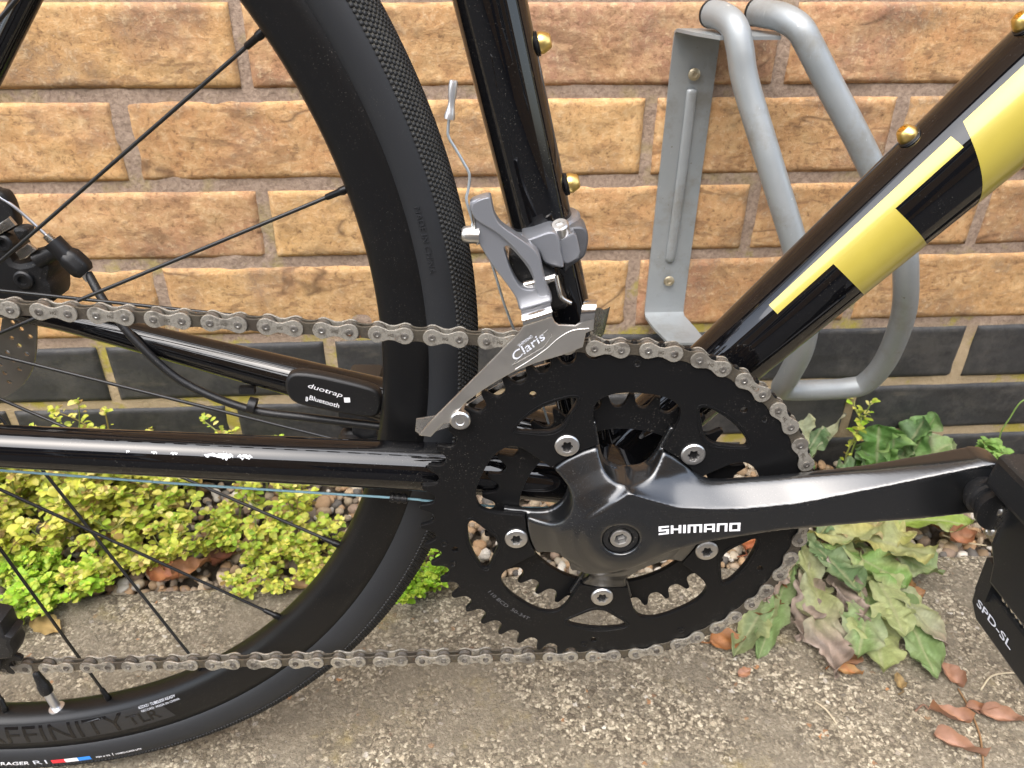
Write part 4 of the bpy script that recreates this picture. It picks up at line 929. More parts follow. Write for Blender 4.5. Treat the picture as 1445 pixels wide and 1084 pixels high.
rws = [[[(-51.4, -54.1, 115.0), (-44.9, -54.1, 117.2), (-38.3, -54.1, 119.6)], [(-51.8, -54.6, 116.5), (-45.1, -54.6, 118.8), (-38.5, -54.6, 121.2)], [(-52.0, -54.4, 117.7), (-45.3, -54.4, 119.9), (-38.6, -54.4, 122.4)], [(-52.2, -53.0, 119.0), (-45.5, -53.0, 121.0), (-38.9, -53.0, 123.4)], [(-52.3, -50.0, 119.3), (-45.6, -50.0, 121.2), (-38.9, -50.0, 123.6)], [(-52.4, -44.0, 118.1), (-45.5, -44.0, 120.1), (-38.7, -44.0, 122.3)]]]
V, Fs = loft(rws[0]); link('cage_bridge', mesh('cage_bridge', V, Fs, 'chrome', 180), fd)
rws = [[[(-25.6, -54.1, 116.5), (-22.2, -54.1, 117.2), (-19.2, -54.1, 118.0)], [(-25.5, -54.6, 120.4), (-22.1, -54.6, 121.0), (-19.0, -54.6, 121.5)], [(-25.0, -54.0, 123.9), (-21.8, -54.0, 124.4), (-18.7, -54.0, 124.6)], [(-24.1, -51.0, 125.2), (-21.0, -51.0, 125.8), (-18.0, -51.0, 125.8)], [(-23.0, -44.0, 123.8), (-19.9, -44.0, 124.3), (-16.7, -44.0, 124.1)]]]
V, Fs = loft(rws[0]); link('cage_bridge', mesh('cage_bridge', V, Fs, 'chrome', 180), fd)
rws = [[[(-19.0, -54.0, 123.9), (-19.2, -54.0, 117.9), (-20.6, -54.0, 112.6), (-21.5, -54.0, 106.5)], [(-16.5, -49.0, 122.0), (-16.6, -49.0, 115.7), (-17.8, -49.0, 109.6), (-19.0, -49.0, 104.9)], [(-13.5, -43.0, 118.4), (-13.7, -43.0, 112.3), (-14.9, -43.0, 106.0), (-16.1, -43.0, 102.7)], [(-12.0, -40.0, 117.5), (-12.4, -40.0, 111.0), (-13.6, -40.0, 104.6), (-14.8, -40.0, 101.5)], [(-9.7, -37.0, 117.4), (-10.7, -37.0, 110.4), (-11.8, -37.0, 103.3), (-13.2, -37.0, 100.8)]]]
V, Fs = loft(rws[0]); link('cage_bridge', mesh('cage_bridge', V, Fs, 'steel', 180), fd)
link('inner_cage', mesh('inner_cage', *pxplate([(-105.3, 51.9), (-104.4, 59.0), (-95.4, 60.8), (-85.5, 62.9), (-78.7, 67.7), (-65.1, 77.9), (-53.3, 85.0), (-43.1, 89.2), (-37.3, 90.8), (-36.5, 88.2), (-57.7, 79.2), (-76.4, 65.5), (-87.3, 54.5), (-102.0, 48.9)], -43, 1.4, .3), 'steel', 35), fd)
sc_ = (-81.6, -54.0, 65.1)
link('cage_screw', mesh('cage_screw', *disc_stack([(-11, 0), (-11, 4.0), (-9, 4.1), (-2, 3.2), (-1.2, 5.0), (1.4, 5.0), (2.0, 4.3), (2.1, 2.2), (1.7, 1.9), (1.7, 0)], 30, sc_), 'bolt', 30), fd)
tx = [(-55.2, -54.3, 96.9), (-39.9, -54.3, 109.6), (-55.6, -54.3, 99.5), (-50.4, -54.3, 105.0), (-43.7, -54.3, 109.6)]
t0_, t1_ = np.array(tx[0]), np.array(tx[1]); ex_ = (t1_ - t0_); W_ = np.linalg.norm(ex_); ex_ /= W_; ez_ = np.cross(ex_, (0, 1, 0)); ez_ = ez_ if ez_[2] > 0 else -ez_
flat_text('lettering', 'Claris', t0_, ex_, ez_ + ex_ * .25, W_ * .92, 4.3, 'greyprint', fd, .006)
t2_, t3_ = np.array(tx[3]), np.array(tx[4]); flat_text('lettering', 'SHIMANO', t2_ + ez_ * 1.2 - ex_ * 2.5, ex_, ez_, np.linalg.norm(t3_ - t2_), 1.5, 'greyprint', fd)
rs = [(-56.4, 94.9), (-43.7, 109.8), (-40.3, 113.1), (-38.2, 110.1), (-41.8, 104.3), (-55.0, 95.7)]
link('pressed_outline', mesh('pressed_outline', *sweep([(a, -54.2, b) for a, b in rs + rs[:1]], .16, 6, cap=False), 'steel', 60), fd)
ro = smooth_path([(-55.0, -54.1, 92.6), (-47.3, -54.1, 98.0), (-40.4, -54.1, 103.5), (-35.0, -54.1, 108.9), (-28.9, -54.1, 112.7), (-21.4, -54.1, 113.8)], 6)
link('pressed_ridge', mesh('pressed_ridge', *sweep(ro, .28, 8, cap=False), 'cage', 180), fd)

# ---- cables
wc = smooth_path([(-83.3, -40.0, 204.2), (-83.9, -40.0, 199.2), (-83.7, -40.0, 196.1), (-80.8, -40.0, 191.0), (-77.7, -40.0, 185.5), (-75.3, -40.0, 180.3), (-76.0, -40.0, 173.7), (-76.9, -40.0, 169.8), (-75.9, -40.0, 165.2), (-74.3, -40.0, 159.6), (-74.0, -40.0, 155.6), (-67.2, -36.0, 141.9), (-60.0, -30.0, 115.4), (-54.6, -26.0, 98.5), (-42, -16, 60), (-20, -8, -18)], 8)
sc1 = part('shift_cable', mesh('shift_cable', *sweep(wc, .62, 8), 'cable', 60), label='frayed front shift cable with silver end cap')
cp = [(-83.3, -40.0, 203.6), (-82.5, -40.0, 207.5), (-81.9, -40.0, 211.6), (-81.5, -40.0, 215.1), (-81.0, -40.0, 218.7)]
link('crimp_cap', mesh('crimp_cap', *sweep(smooth_path(cp, 3), [2.2, 2.25, 2.0, 1.7, 1.45, 1.4, 1.5, 1.7, 1.8, 1.85, 1.85, 1.8, 1.6], 16), 'alu', 50), sc1)
bc_ = smooth_path([(-385.2, -50.0, 38.9), (-325.6, -38.0, 24.4), (-218.7, -32.0, 9.7), (-118.1, -27.0, -2.5), (-102.4, -26.0, -5.2), (-56.6, -20.0, -14.4)] + [(-20, -8, -24)], 6)
bc1 = part('shift_cable', mesh('shift_cable', *sweep(bc_, .72, 8), 'bluecable', 60), label='pale blue coated shift cable under the chainstay')
gp = [(-123.9, -27.0, -1.9), (-114.1, -27.0, -3.0)]
link('cable_guide', mesh('cable_guide', *join(sweep(line(gp[0], gp[1], 3), 2.3, 12), *[disc_stack([(-.8, 0), (-.8, 2.9), (.8, 2.9), (.8, 0)], 12, np.array(gp[0]) + (np.array(gp[1]) - np.array(gp[0])) * q, (1, 0, 0)) for q in (.15, .5, .85)]), 'plastic', 50), bc1)
hs_ = smooth_path([(-298.7, 46.0, 102.7), (-288.5, 38.0, 86.8), (-271.2, 32.0, 62.6), (-249.0, 29.0, 40.2), (-214.1, 27.0, 23.8), (-175.7, 24.0, 19.1), (-132.9, 20.0, 15.5), (-98.9, 18.0, 11.7)], 8)
hs1 = part('brake_cable_housing', mesh('brake_cable_housing', *sweep(hs_, 2.5, 16), 'plastic', 60))
zt = [(-211.1, 27.0, 37.9), (-211.2, 27.0, 26.3)]
link('cable_tie', mesh('cable_tie', *join(disc_stack([(-2.2, 0), (-2.2, 5.0), (2.2, 5.0), (2.2, 0)], 20, zt[1], (.95, 0, -.3)), box(np.array(zt[0]) + np.array([-2, 2, -2]), (9, 4, 4))), 'plastic', 50), hs1)
# ---- speed sensor pod on the far chainstay
so = smooth_closed([(-183.9, 51.5), (-179.3, 56.9), (-168.2, 56.5), (-152.7, 52.8), (-135.1, 47.3), (-130.7, 42.2), (-130.8, 35.2), (-134.6, 28.6), (-146.8, 29.0), (-162.8, 32.9), (-178.5, 37.1), (-183.8, 43.2)], 4)
V, Fs = curve_plate([so], 8, 1.8); V[:, 1] += 13; sens = part('speed_sensor', mesh('speed_sensor', V, Fs, 'plastic', 60), label='black oval wireless speed sensor pod')
tq = [(-171.6, 8.8, 47.5), (-153.0, 8.8, 41.0), (-171.6, 8.8, 40.5), (-155.2, 8.8, 34.9), (-151.9, 8.8, 39.6), (-173.7, 8.8, 39.6)]
def put(body, a, b, h, mat, bold=0.0, shear=0.0):
    a, b = np.array(a), np.array(b); e = b - a; w = np.linalg.norm(e); e /= w; up_ = np.cross(e, (0, 1, 0)); up_ = up_ if up_[2] > 0 else -up_
    flat_text('lettering', body, a, e, up_, w, h, mat, sens, bold, shear=shear)
put('duotrap', tq[0], tq[1], 3.9, 'white', .0, .15); put('Bluetooth', tq[2], tq[3], 3.0, 'white', .004)
put('B', tq[5], np.array(tq[5]) + np.array([1.4, 0, -.3]), 2.9, 'white', .01); link('badge', mesh('badge', *box(np.array(tq[4]) + np.array([2, 0, .6]), (3.4, .3, 3.0)), 'white'), sens)

# ---- rear disc brake on the far side
ro_ = []
for q in range(240):
    a = q / 240 * 2 * math.pi; ro_.append(((78.6 + 1.6 * math.sin(6 * a)) * math.cos(a), (78.6 + 1.6 * math.sin(6 * a)) * math.sin(a)))
ri_ = [((58 + 1.6 * math.sin(6 * q + 1)) * math.cos(q), (58 + 1.6 * math.sin(6 * q + 1)) * math.sin(q)) for q in np.linspace(0, 2 * math.pi, 120, endpoint=False)]
hl_ = []
for q in range(36):
    a = q / 36 * 2 * math.pi
    for r_, rad, off in ((73.5, 1.5, 0), (68.2, 1.5, .05), (63.2, 1.4, .1)):
        if q % 6 == 5: continue
        hl_.append([(r_ * math.cos(a + off) + rad * math.cos(t), r_ * math.sin(a + off) + rad * math.sin(t)) for t in np.linspace(0, 2 * np.pi, 10, endpoint=False)])
    if q % 6 == 5: hl_.append([(68 * math.cos(a) + 4.5 * math.cos(t), 68 * math.sin(a) + 4.5 * math.sin(t)) for t in np.linspace(0, 2 * np.pi, 18, endpoint=False)])
V, Fs = curve_plate([ro_, ri_] + hl_, 1.8, .15); V[:, 1] += 55; arms_ = []
for q in range(6):
    a = q / 6 * 2 * math.pi; arms_.append(sweep([(22 * math.cos(a), 55, 22 * math.sin(a)), (40 * math.cos(a + .3), 55, 40 * math.sin(a + .3)), (60 * math.cos(a + .35), 55, 60 * math.sin(a + .35))], 4.0, 10, oval=.25, up=(0, 0, 1)))
part('disc_rotor', mesh('disc_rotor', *join((V, Fs), *arms_), 'rotor', 35), (AX, 0, AZ))
C6 = 6.0208
cal = part('brake_caliper', mesh('brake_caliper', *pxplate([(-352.4, 120.0), (-340.3, 121.1), (-337.3, 111.0), (-329.3, 111.0), (-323.4, 114.2), (-319.5, 110.4), (-318.0, 106.1), (-321.1, 99.7), (-320.1, 95.7), (-323.4, 85.1), (-332.9, 83.9), (-342.4, 82.1), (-364.8, 80.6)], 56, 26, 4, 3), 'plastic', 40), label='black mechanical disc brake caliper')
link('actuator_arm', mesh('actuator_arm', *pxplate([(-340.4, 151.1), (-334.1, 151.2), (-330.6, 150.2), (-329.0, 147.2), (-328.2, 142.7), (-328.2, 136.9), (-328.8, 131.5), (-331.6, 129.5), (-340.4, 126.1), (-348.9, 124.1)], 46, 9, 2, 3), 'plastic', 40), cal)
link('clamp_strip', mesh('clamp_strip', *pxplate([(-339.1, 132.0), (-328.7, 138.1), (-326.3, 133.3), (-336.5, 128.1), (-341.0, 126.1)], 39, 2.5, .6), 'steel', 40), cal)
link('clamp_strip', mesh('clamp_strip', *pxplate([(-332.6, 117.3), (-324.0, 122.7), (-320.3, 118.8), (-327.2, 113.9), (-331.2, 112.8)], 41, 2.5, .6), 'steel', 40), cal)
link('adjuster_knob', mesh('adjuster_knob', *pxplate([(-327.5, 131.8), (-323.0, 133.0), (-319.8, 131.6), (-320.2, 128.8), (-323.1, 126.0), (-325.8, 125.4), (-327.0, 128.1)], 40, 9, 2, 3), 'plastic', 40), cal)
link('pinch_bolt', mesh('pinch_bolt', *disc_stack([(0, 0), (0, 5), (5, 5), (6, 4), (6, 2.4), (4, 2.2), (4, 0)], 20, (-336.9, 44.0, 122.8)), 'plastic', 35), cal)
link('mount_bolt', mesh('mount_bolt', *disc_stack([(-2, 0), (-2, 5.6), (1.2, 5.4), (2, 4.4), (2, 2.7), (.5, 2.5), (.5, 0)], 24, (-333.5, 42.0, 100.5)), 'plastic', 35), cal)
bq = [(-316.3, 46.0, 125.5), (-312.7, 46.0, 120.6), (-313.7, 46.0, 121.8), (-306.8, 46.0, 111.8), (-308.1, 46.0, 114.6), (-299.4, 46.0, 103.0), (-301.2, 46.0, 105.1), (-298.0, 46.0, 99.2), (-324.1, 46.0, 111.8), (-308.5, 46.0, 118.0)]
link('cable_stop', mesh('cable_stop', *join(sweep(line(bq[2], bq[3], 4), 5.4, 20), sweep(line(bq[8], bq[9], 5), [6.2, 5, 4.6, 4.6, 5], 16)), 'plastic', 50), cal)
tpath = line(bq[0], bq[1], 13); link('thread', mesh('thread', *sweep(tpath, [2.6 if i % 2 else 2.1 for i in range(13)], 14), 'steel', 60), cal)
kb_ = line(bq[4], bq[5], 7); V, Fs = sweep(kb_, [5.2, 6.6, 6.8, 6.8, 6.8, 6.4, 4.6], 24)
for i in range(len(V)):
    if (i % 24) % 4 == 0: V[i] += (kb_[min(i // 24, 6)] - V[i]) * .14
link('barrel_adjuster', mesh('barrel_adjuster', V, Fs, 'plastic', 50), cal)
link('ferrule', mesh('ferrule', *sweep(line(bq[6], bq[7], 4), 3.0, 16), 'alu', 50), cal)
wp = smooth_path([(-335.7, 42.0, 150.4), (-332.8, 42.0, 147.7), (-327.8, 43.0, 142.7), (-323.3, 45.0, 135.6), (-315.8, 46.0, 124.9)], 6)
link('brake_wire', mesh('brake_wire', *sweep(wp, .95, 8), 'alu', 60), cal)

# ---- rear gears and derailleur (mostly out of the picture on the left)
cs_ = []
for i, n in enumerate((11, 13, 15, 17, 20, 23, 26, 30)):
    V, Fs = curve_plate([teeth(n, 0, .9), [(13 * math.cos(t), 13 * math.sin(t)) for t in np.linspace(0, 2 * np.pi, 30, endpoint=False)]], 1.8, .2); V[:, 1] += -54 + i * 4.2; cs_.append((V, Fs))
part('cassette', mesh('cassette', *join(*cs_), 'rotor', 35), (AX, 0, AZ))
def capsule(a, b, ra, rb, n=14):
    a, b = np.array(a, float), np.array(b, float); t = math.atan2(*(b - a)[::-1]); return [tuple(a + ra * np.array([math.cos(t + q), math.sin(t + q)])) for q in np.linspace(math.pi / 2, 3 * math.pi / 2, n)] + [tuple(b + rb * np.array([math.cos(t + q), math.sin(t + q)])) for q in np.linspace(-math.pi / 2, math.pi / 2, n)]
LPX, LPZ = -374.0, -101.0
rd = part('rear_derailleur', mesh('rear_derailleur', *pxplate(capsule((LPX, LPZ), (-408, -20), 17.5, 14), -50.5, 2.6, .7), 'plastic', 40))
link('inner_cage', mesh('inner_cage', *pxplate(capsule((LPX, LPZ), (-408, -20), 17, 13), -36, 2.0, .5), 'plastic', 40), rd)
for cx_, cz_ in ((LPX, LPZ + 0), (-406, -26)):
    V, Fs = curve_plate([teeth(11, 0, .8)], 3.0, .3); link('jockey_wheel', mesh('jockey_wheel', V + np.array([cx_, -43.2, cz_]), Fs, 'plastic', 40), rd)
link('mech_body', mesh('mech_body', *pxplate([(-381.2, -55.3), (-360.5, -65.1), (-345.7, -69.6), (-345.9, -79.7), (-342.9, -81.9), (-345.2, -87.0), (-344.7, -92.2), (-347.8, -98.6), (-358.9, -99.7), (-383.1, -97.2)], -46, 15, 2.2), 'plastic', 40), rd)
link('mech_body', mesh('mech_body', *pxplate(capsule((-425, 30), (-412, -28), 15, 17), -62, 16, 3), 'plastic', 40), rd)
# ---- fork and front wheel, outside the picture on the right
FX = AX + 1012
for sg in (-1, 1):
    part('fork_blade', mesh('fork_blade', *sweep(smooth_path([HT + np.array([18, 28 * sg, -50]), (FX - 70, 44 * sg, 330), (FX - 22, 52 * sg, 180), (FX, 54 * sg, AZ)], 6), np.linspace(15, 8, 19), 20), 'paint', 60))
wheel((FX, 0, AZ), 'front_wheel')

# ------------------------------------------------------------------ weeds, fallen leaves, twigs (world millimetres)
def rnd(a, b): return random.uniform(a, b)
YEL = [(0.62, 0.60, 0.10), (0.70, 0.64, 0.15), (0.54, 0.58, 0.08), (0.46, 0.55, 0.06), (0.74, 0.66, 0.22), (0.40, 0.44, 0.06), (0.62, 0.60, 0.10), (0.54, 0.58, 0.08), (0.30, 0.36, 0.05), (0.36, 0.25, 0.08)]
MIDG = [(0.40, 0.54, 0.06), (0.32, 0.48, 0.05), (0.46, 0.56, 0.07), (0.56, 0.58, 0.10)]
BRI = [(0.32, 0.56, 0.04), (0.42, 0.62, 0.05), (0.26, 0.46, 0.03), (0.52, 0.64, 0.08)]
GRN = [(0.10, 0.22, 0.04), (0.13, 0.26, 0.05), (0.08, 0.18, 0.03)]
class Acc:
    def __init__(s): s.V, s.F, s.C, s.n = [], [], [], 0
    def add(s, V, Fs, col):
        s.V.append(np.asarray(V, float)); s.F += [tuple(i + s.n for i in q) for q in Fs]; s.n += len(V)
        col = np.asarray(col, float); s.C.append(np.repeat([col], len(V), 0) if col.ndim == 1 else col)
    def me(s, name, mat): return mesh(name, np.concatenate(s.V), s.F, mat, 180, np.clip(np.concatenate(s.C), 0, 1))
def small_leaf(acc, p, d, up, L, W, col):
    d = np.asarray(d, float); d /= np.linalg.norm(d); s = np.cross(d, up); s /= max(np.linalg.norm(s), 1e-6); n = np.cross(s, d)
    prof = [(0, .10, 0), (.18, .62, .03), (.45, 1.0, .05), (.72, .86, .02), (.9, .48, -.05), (1.0, .06, -.12)]
    cup = rnd(.05, .35); V = []; droop = rnd(-.25, .25)
    for t, w, z in prof:
        c = np.asarray(p) + d * L * t + n * L * (z + droop * t * t)
        V += [c - s * W * .5 * w + n * cup * W * .5 * w, c, c + s * W * .5 * w + n * cup * W * .5 * w]
    Fs = []
    for i in range(len(prof) - 1):
        for j in (0, 1): Fs.append((i * 3 + j, i * 3 + j + 1, (i + 1) * 3 + j + 1, (i + 1) * 3 + j))
    k_ = rnd(.8, 1.2); cc = np.repeat([np.array(col) * k_], len(V), 0); cc[1::3] *= 1.12
    acc.add(V, Fs, cc)
def weed(label, base, stems, height, spread, leaf, pal, lean=(0, 0), seed=0, group=None, name='leafy_weed', tip=7, bushy=True, cat='weed'):
    random.seed(seed); root = bpy.data.objects.new(name, None); COL.objects.link(root); root.location = [c / 1000 for c in base]
    tag(root, label, cat, group); st, fo = Acc(), Acc()
    if group == GW: leaf *= .8; stems = int(stems * 1.25 + .5); spread *= 1.25
    def branch(p0, dirv, h, rad, depth):
        dirv = np.asarray(dirv, float); n = 7; P = [np.asarray(p0, float)]; d = dirv / np.linalg.norm(dirv)
        for i in range(n):
            d = d + np.array([rnd(-.16, .16), rnd(-.16, .16), rnd(-.05, .12)]); d /= np.linalg.norm(d); P.append(P[-1] + d * h / n)
        V, Fs = sweep(smooth_path(P, 2), np.linspace(rad, rad * .55, 2 * n + 1), 6); st.add(V, Fs, random.choice([(0.30, 0.32, 0.08), (0.22, 0.28, 0.06), (0.34, 0.26, 0.09)]))
        for i in range(2 if depth == 0 else 1, n + 1):
            for q in range(random.choice((1, 2, 2))):
                a = rnd(0, 6.28); od = np.array([math.cos(a), math.sin(a), rnd(0, .6)]); L = leaf * random.choice((.45, .6, .75, .9, 1.05))
                pl = np.array(P[i]) + np.array([math.cos(a), math.sin(a), .3]) * rnd(1, 4)
                small_leaf(fo, pl, od, (rnd(-.3, .3), rnd(-.5, .1), 1), L, L * rnd(.62, .9), random.choice(pal))
        for q in range(tip):
            a = q * 2.4 + rnd(-.3, .3); od = np.array([math.cos(a), math.sin(a), rnd(.1, .9)]); L = leaf * rnd(.4, .85)
            small_leaf(fo, P[-1] + np.array([rnd(-2, 2), rnd(-2, 2), rnd(-4, 2)]), od, (0, -.2, 1), L, L * rnd(.65, .95), random.choice(pal))
        if depth < 1:
            for i in (2, 3, 4, 5, 6) if bushy else (5,):
                a = rnd(0, 6.28); branch(P[i], (math.cos(a) * .9, math.sin(a) * .9, rnd(.4, 1.0)), h * rnd(.3, .5), rad * .6, depth + 1)
    for i in range(stems):
        a = rnd(0, 6.28); r_ = rnd(0, spread * .35)
        branch((r_ * math.cos(a), r_ * math.sin(a), 0), (math.cos(a) * rnd(.1, spread / height) + lean[0], math.sin(a) * rnd(.1, spread / height) + lean[1], 1), height * rnd(.55, 1.05), 1.4, 0)
    link('stem', st.me('stem', 'stalk'), root); o = link('foliage', fo.me('foliage', 'leaf'), root); o['kind'] = 'stuff'
    return root
GW = 'yellow-green weeds in the gravel behind the wheel'
WB = [(-512.8, 203.7), (-480.9, 253.5), (-403.0, 217.6), (-468.7, 154.3), (-326.5, 227.1), (-260.1, 226.8), (-496.3, 304.8), (-316.0, 308.9), (-140.1, 163.7), (24.2, 225.6), (323.1, 333.7), (499.7, 340.8), (-403.2, 297.5), (-373.0, 309.1), (-577.1, 279.9)]
GW = 'yellow-green weeds in the gravel behind the wheel'
weed('dense yellow-green weed at the far left behind the chainstay', (*WB[0], -8), 9, 92, 70, 13, YEL, seed=1, group=GW)
weed('tall yellow weed between the crossing spokes left of centre', (*WB[1], -8), 9, 95, 60, 14, YEL, seed=2, group=GW)
weed('weed with brown leaf litter at its foot, right of crossing spokes', (*WB[2], -8), 6, 74, 60, 12, YEL + MIDG, seed=3, group=GW)
weed('low greener weed hanging over the slab edge above the valve', (*WB[3], -6), 6, 46, 60, 10, MIDG + BRI, (0, -.5), seed=4, group=GW)
weed('sparse thin weed in gravel below the chipped chainstay', (*WB[4], -8), 4, 62, 50, 10, YEL + MIDG, seed=5, group=GW)
weed('bushy yellow-green weed just left of the wheel rim', (*WB[5], -8), 8, 72, 60, 11, MIDG + YEL, seed=6, group=GW)
weed('tall weed rising against dark bricks above the chainstay, left', (*WB[6], -8), 3, 132, 34, 10, YEL, seed=7, bushy=False, group=GW)
weed('small weed tips against dark bricks below the sensor pod', (*WB[7], -8), 2, 96, 30, 9, YEL + MIDG, seed=8, group=GW)
weed('bright lime green clump between tyre and chainring teeth', (*WB[8], -4), 11, 46, 46, 6.5, BRI, (0, -.25), seed=9)
weed('small green weed seen through the lower chainring window', (*WB[9], -8), 4, 40, 40, 10, BRI, seed=10)
weed('upright pale weed under the lower bend of the rack hoop', (*WB[10], -8), 2, 100, 16, 9, BRI + YEL, seed=11, tip=4, bushy=False)
weed('round-leaved green weed against the wall at far right', (*WB[11], -8), 3, 46, 44, 12, [(0.20, 0.34, 0.08), (0.26, 0.40, 0.10)], seed=12)
weed('yellow weed in gravel between chainstay and leaf litter', (*WB[12], -8), 3, 64, 44, 12, YEL, seed=13, group=GW)
weed('pale weed leaning in gravel beside the blue cable', (*WB[14], -8), 6, 96, 56, 14, YEL, seed=14, group=GW)

WC = [(-502.0, 157.0), (-427.6, 193.9), (-296.9, 182.3), (-227.8, 192.9), (-532.7, 264.4), (-452.5, 280.6)]
weed('low lime weed at the slab edge in the far left corner', (*WC[0], -6), 8, 48, 60, 9, BRI + MIDG, (0, -.4), seed=21, group=GW)
weed('yellow weed trailing over the slab edge by the crossing spokes', (*WC[1], -6), 7, 50, 60, 10, YEL, (0, -.6), seed=22, group=GW)
weed('small weed sprawling onto the slab below the thin weed', (*WC[2], -6), 4, 36, 44, 8, YEL + MIDG, (0, -.7), seed=23, group=GW)
weed('yellow-green weed tucked against the wheel rim', (*WC[3], -6), 6, 44, 44, 9, MIDG + YEL, seed=24, group=GW)
weed('broad yellow weed under the left end of the chainstay', (*WC[4], -8), 8, 88, 64, 13, YEL, seed=25, group=GW)
weed('yellow weed just below the chainstay left of the chips', (*WC[5], -8), 7, 84, 60, 12, YEL, seed=26, group=GW)

def big_leaf(root, base, tip, W, arch, col, edge, lobes=5, seed=0, wither=0.0, roll=0.0, wave=1.0):
    random.seed(seed); base, tip = np.array(base, float), np.array(tip, float); off = np.array([c * 1000 for c in root.location])
    n, m = 60, 15; V, C = [], []; mid = (base + tip) / 2 + np.array([0, 0, arch]); ph = rnd(0, 6)
    for i in range(n + 1):
        t = i / n; c = (1 - t) ** 2 * base + 2 * t * (1 - t) * mid + t * t * tip
        d = 2 * (1 - t) * (mid - base) + 2 * t * (tip - mid); d /= np.linalg.norm(d); s = np.cross(d, (0, 0, 1)); s /= np.linalg.norm(s); up = np.cross(s, d)
        s = s * math.cos(roll) + up * math.sin(roll); up = np.cross(s, d)
        env = (.16 + .84 * min(1, t / .68) ** .8) * (1 - max(0, (t - .74) / .26) ** 2.4) + .02; sw = (lobes * t) % 1.0
        lob = (.66 + .34 * (1 - abs(2 * sw - 1.0) ** 2.2)) * (1 - .10 * abs(math.sin(lobes * 7.3 * t + ph))) if (lobes and t < .92) else 1
        for j in range(m):
            u_ = j / (m - 1) * 2 - 1; l2 = lob * (1 + .16 * math.sin(9 * t + ph + (2 if u_ > 0 else 0)))
            p = c + s * u_ * W / 2 * env * l2 + up * (abs(u_) * W * .10 + wave * (W * .12 * math.sin(17 * t + ph + u_ * 2.2) * abs(u_) + W * .055 * math.sin(31 * t + u_ * 5) * abs(u_)))
            q_ = p * .045 + np.array([seed * 3.1, 0, 0]); p = p + up * (W * .16 * wave * fbm(q_[0], q_[1], q_[2], 1.0, 3) * (.25 + abs(u_))) + s * (W * .07 * fbm(q_[1] * 2, q_[0] * 2, 3.0, 1.0, 2) * abs(u_))
            if wither: p = p + np.array([0, 0, 1]) * wither * 5 * t * t * math.sin(23 * t + u_ * 6 + ph) * abs(u_) + s * -u_ * W * .22 * wither * t * t
            V.append(p - off)
            cc = np.array(col) * (1 - .0 * abs(u_)) + (np.array(edge) - np.array(col)) * min(1, max(0, abs(u_) * .9 + .35 * math.sin(13 * t + ph + 3 * u_) - .25))
            if abs(u_) < .08: cc = cc * .4 + np.array((0.42, 0.42, 0.24)) * .6
            elif abs(math.sin((t * 1.15 - abs(u_) * .16) * math.pi * 9)) < .16: cc = cc * 1.18 + .015
            if wither: 
                w_ = min(1, max(0, (t - (1 - wither)) * 4)); cc = cc * (1 - w_) + np.array((0.42, 0.33, 0.27)) * (.8 + .3 * math.sin(40 * t + 7 * u_)) * w_
            C.append(np.maximum(cc, .01))
    Fs = [(i * m + j, i * m + j + 1, (i + 1) * m + j + 1, (i + 1) * m + j) for i in range(n) for j in range(m - 1)]
    return link('leaf', mesh('leaf', V, Fs, 'big_leaf', 180, np.array(C)), root)
def rosette(label, centre, leaves, cat='weed', name='broadleaf_weed'):
    root = bpy.data.objects.new(name, None); COL.objects.link(root); root.location = [c / 1000 for c in centre]; tag(root, label, cat)
    for i, (b, t, W, arch, col, edge, kw) in enumerate(leaves): big_leaf(root, b, t, W * 1.12, arch, col, edge, seed=i * 7 + int(centre[0]) % 50, **kw)
    return root
OLV, PALE, YG, DK = (0.22, 0.275, 0.13), (0.36, 0.385, 0.235), (0.34, 0.365, 0.16), (0.12, 0.205, 0.085)
L1 = [((230.7, 215.4, 4.0), (209.9, 59.8, 6.0)), ((237.9, 220.4, 4.0), (254.2, 135.9, 22.0)), ((272.3, 184.5, 6.0), (250.8, 65.8, 5.0)), ((289.1, 184.4, 6.0), (291.9, 59.3, 6.0)), ((213.1, 187.8, 3.0), (132.6, 83.6, 3.0)), ((243.0, 228.3, 6.0), (333.5, 169.7, 34.0)), ((253.6, 238.6, 6.0), (406.6, 232.1, 16.0)), ((235.9, 226.5, 3.0), (153.1, 82.0, 3.0)), ((280.3, 186.5, 4.0), (307.1, 81.4, 16.0)), ((247.2, 221.1, 8.0), (316.2, 263.9, 26.0)), ((251.9, 213.3, 6.0), (299.9, 142.4, 22.0)), ((225.1, 215.5, 4.0), (173.7, 137.5, 10.0)), ((249.7, 205.6, 4.0), (248.8, 111.3, 12.0)), ((272.8, 213.2, 6.0), (340.6, 159.6, 20.0)), ((259.4, 194.9, 5.0), (226.7, 94.5, 14.0)), ((281.4, 191.8, 8.0), (275.2, 90.8, 18.0)), ((239.5, 196.1, 4.0), (191.2, 96.0, 8.0)), ((268.2, 221.0, 8.0), (328.7, 197.2, 30.0)), ((283.6, 170.8, 6.0), (232.5, 76.0, 10.0)), ((239.3, 238.6, 6.0), (273.8, 233.2, 34.0))]
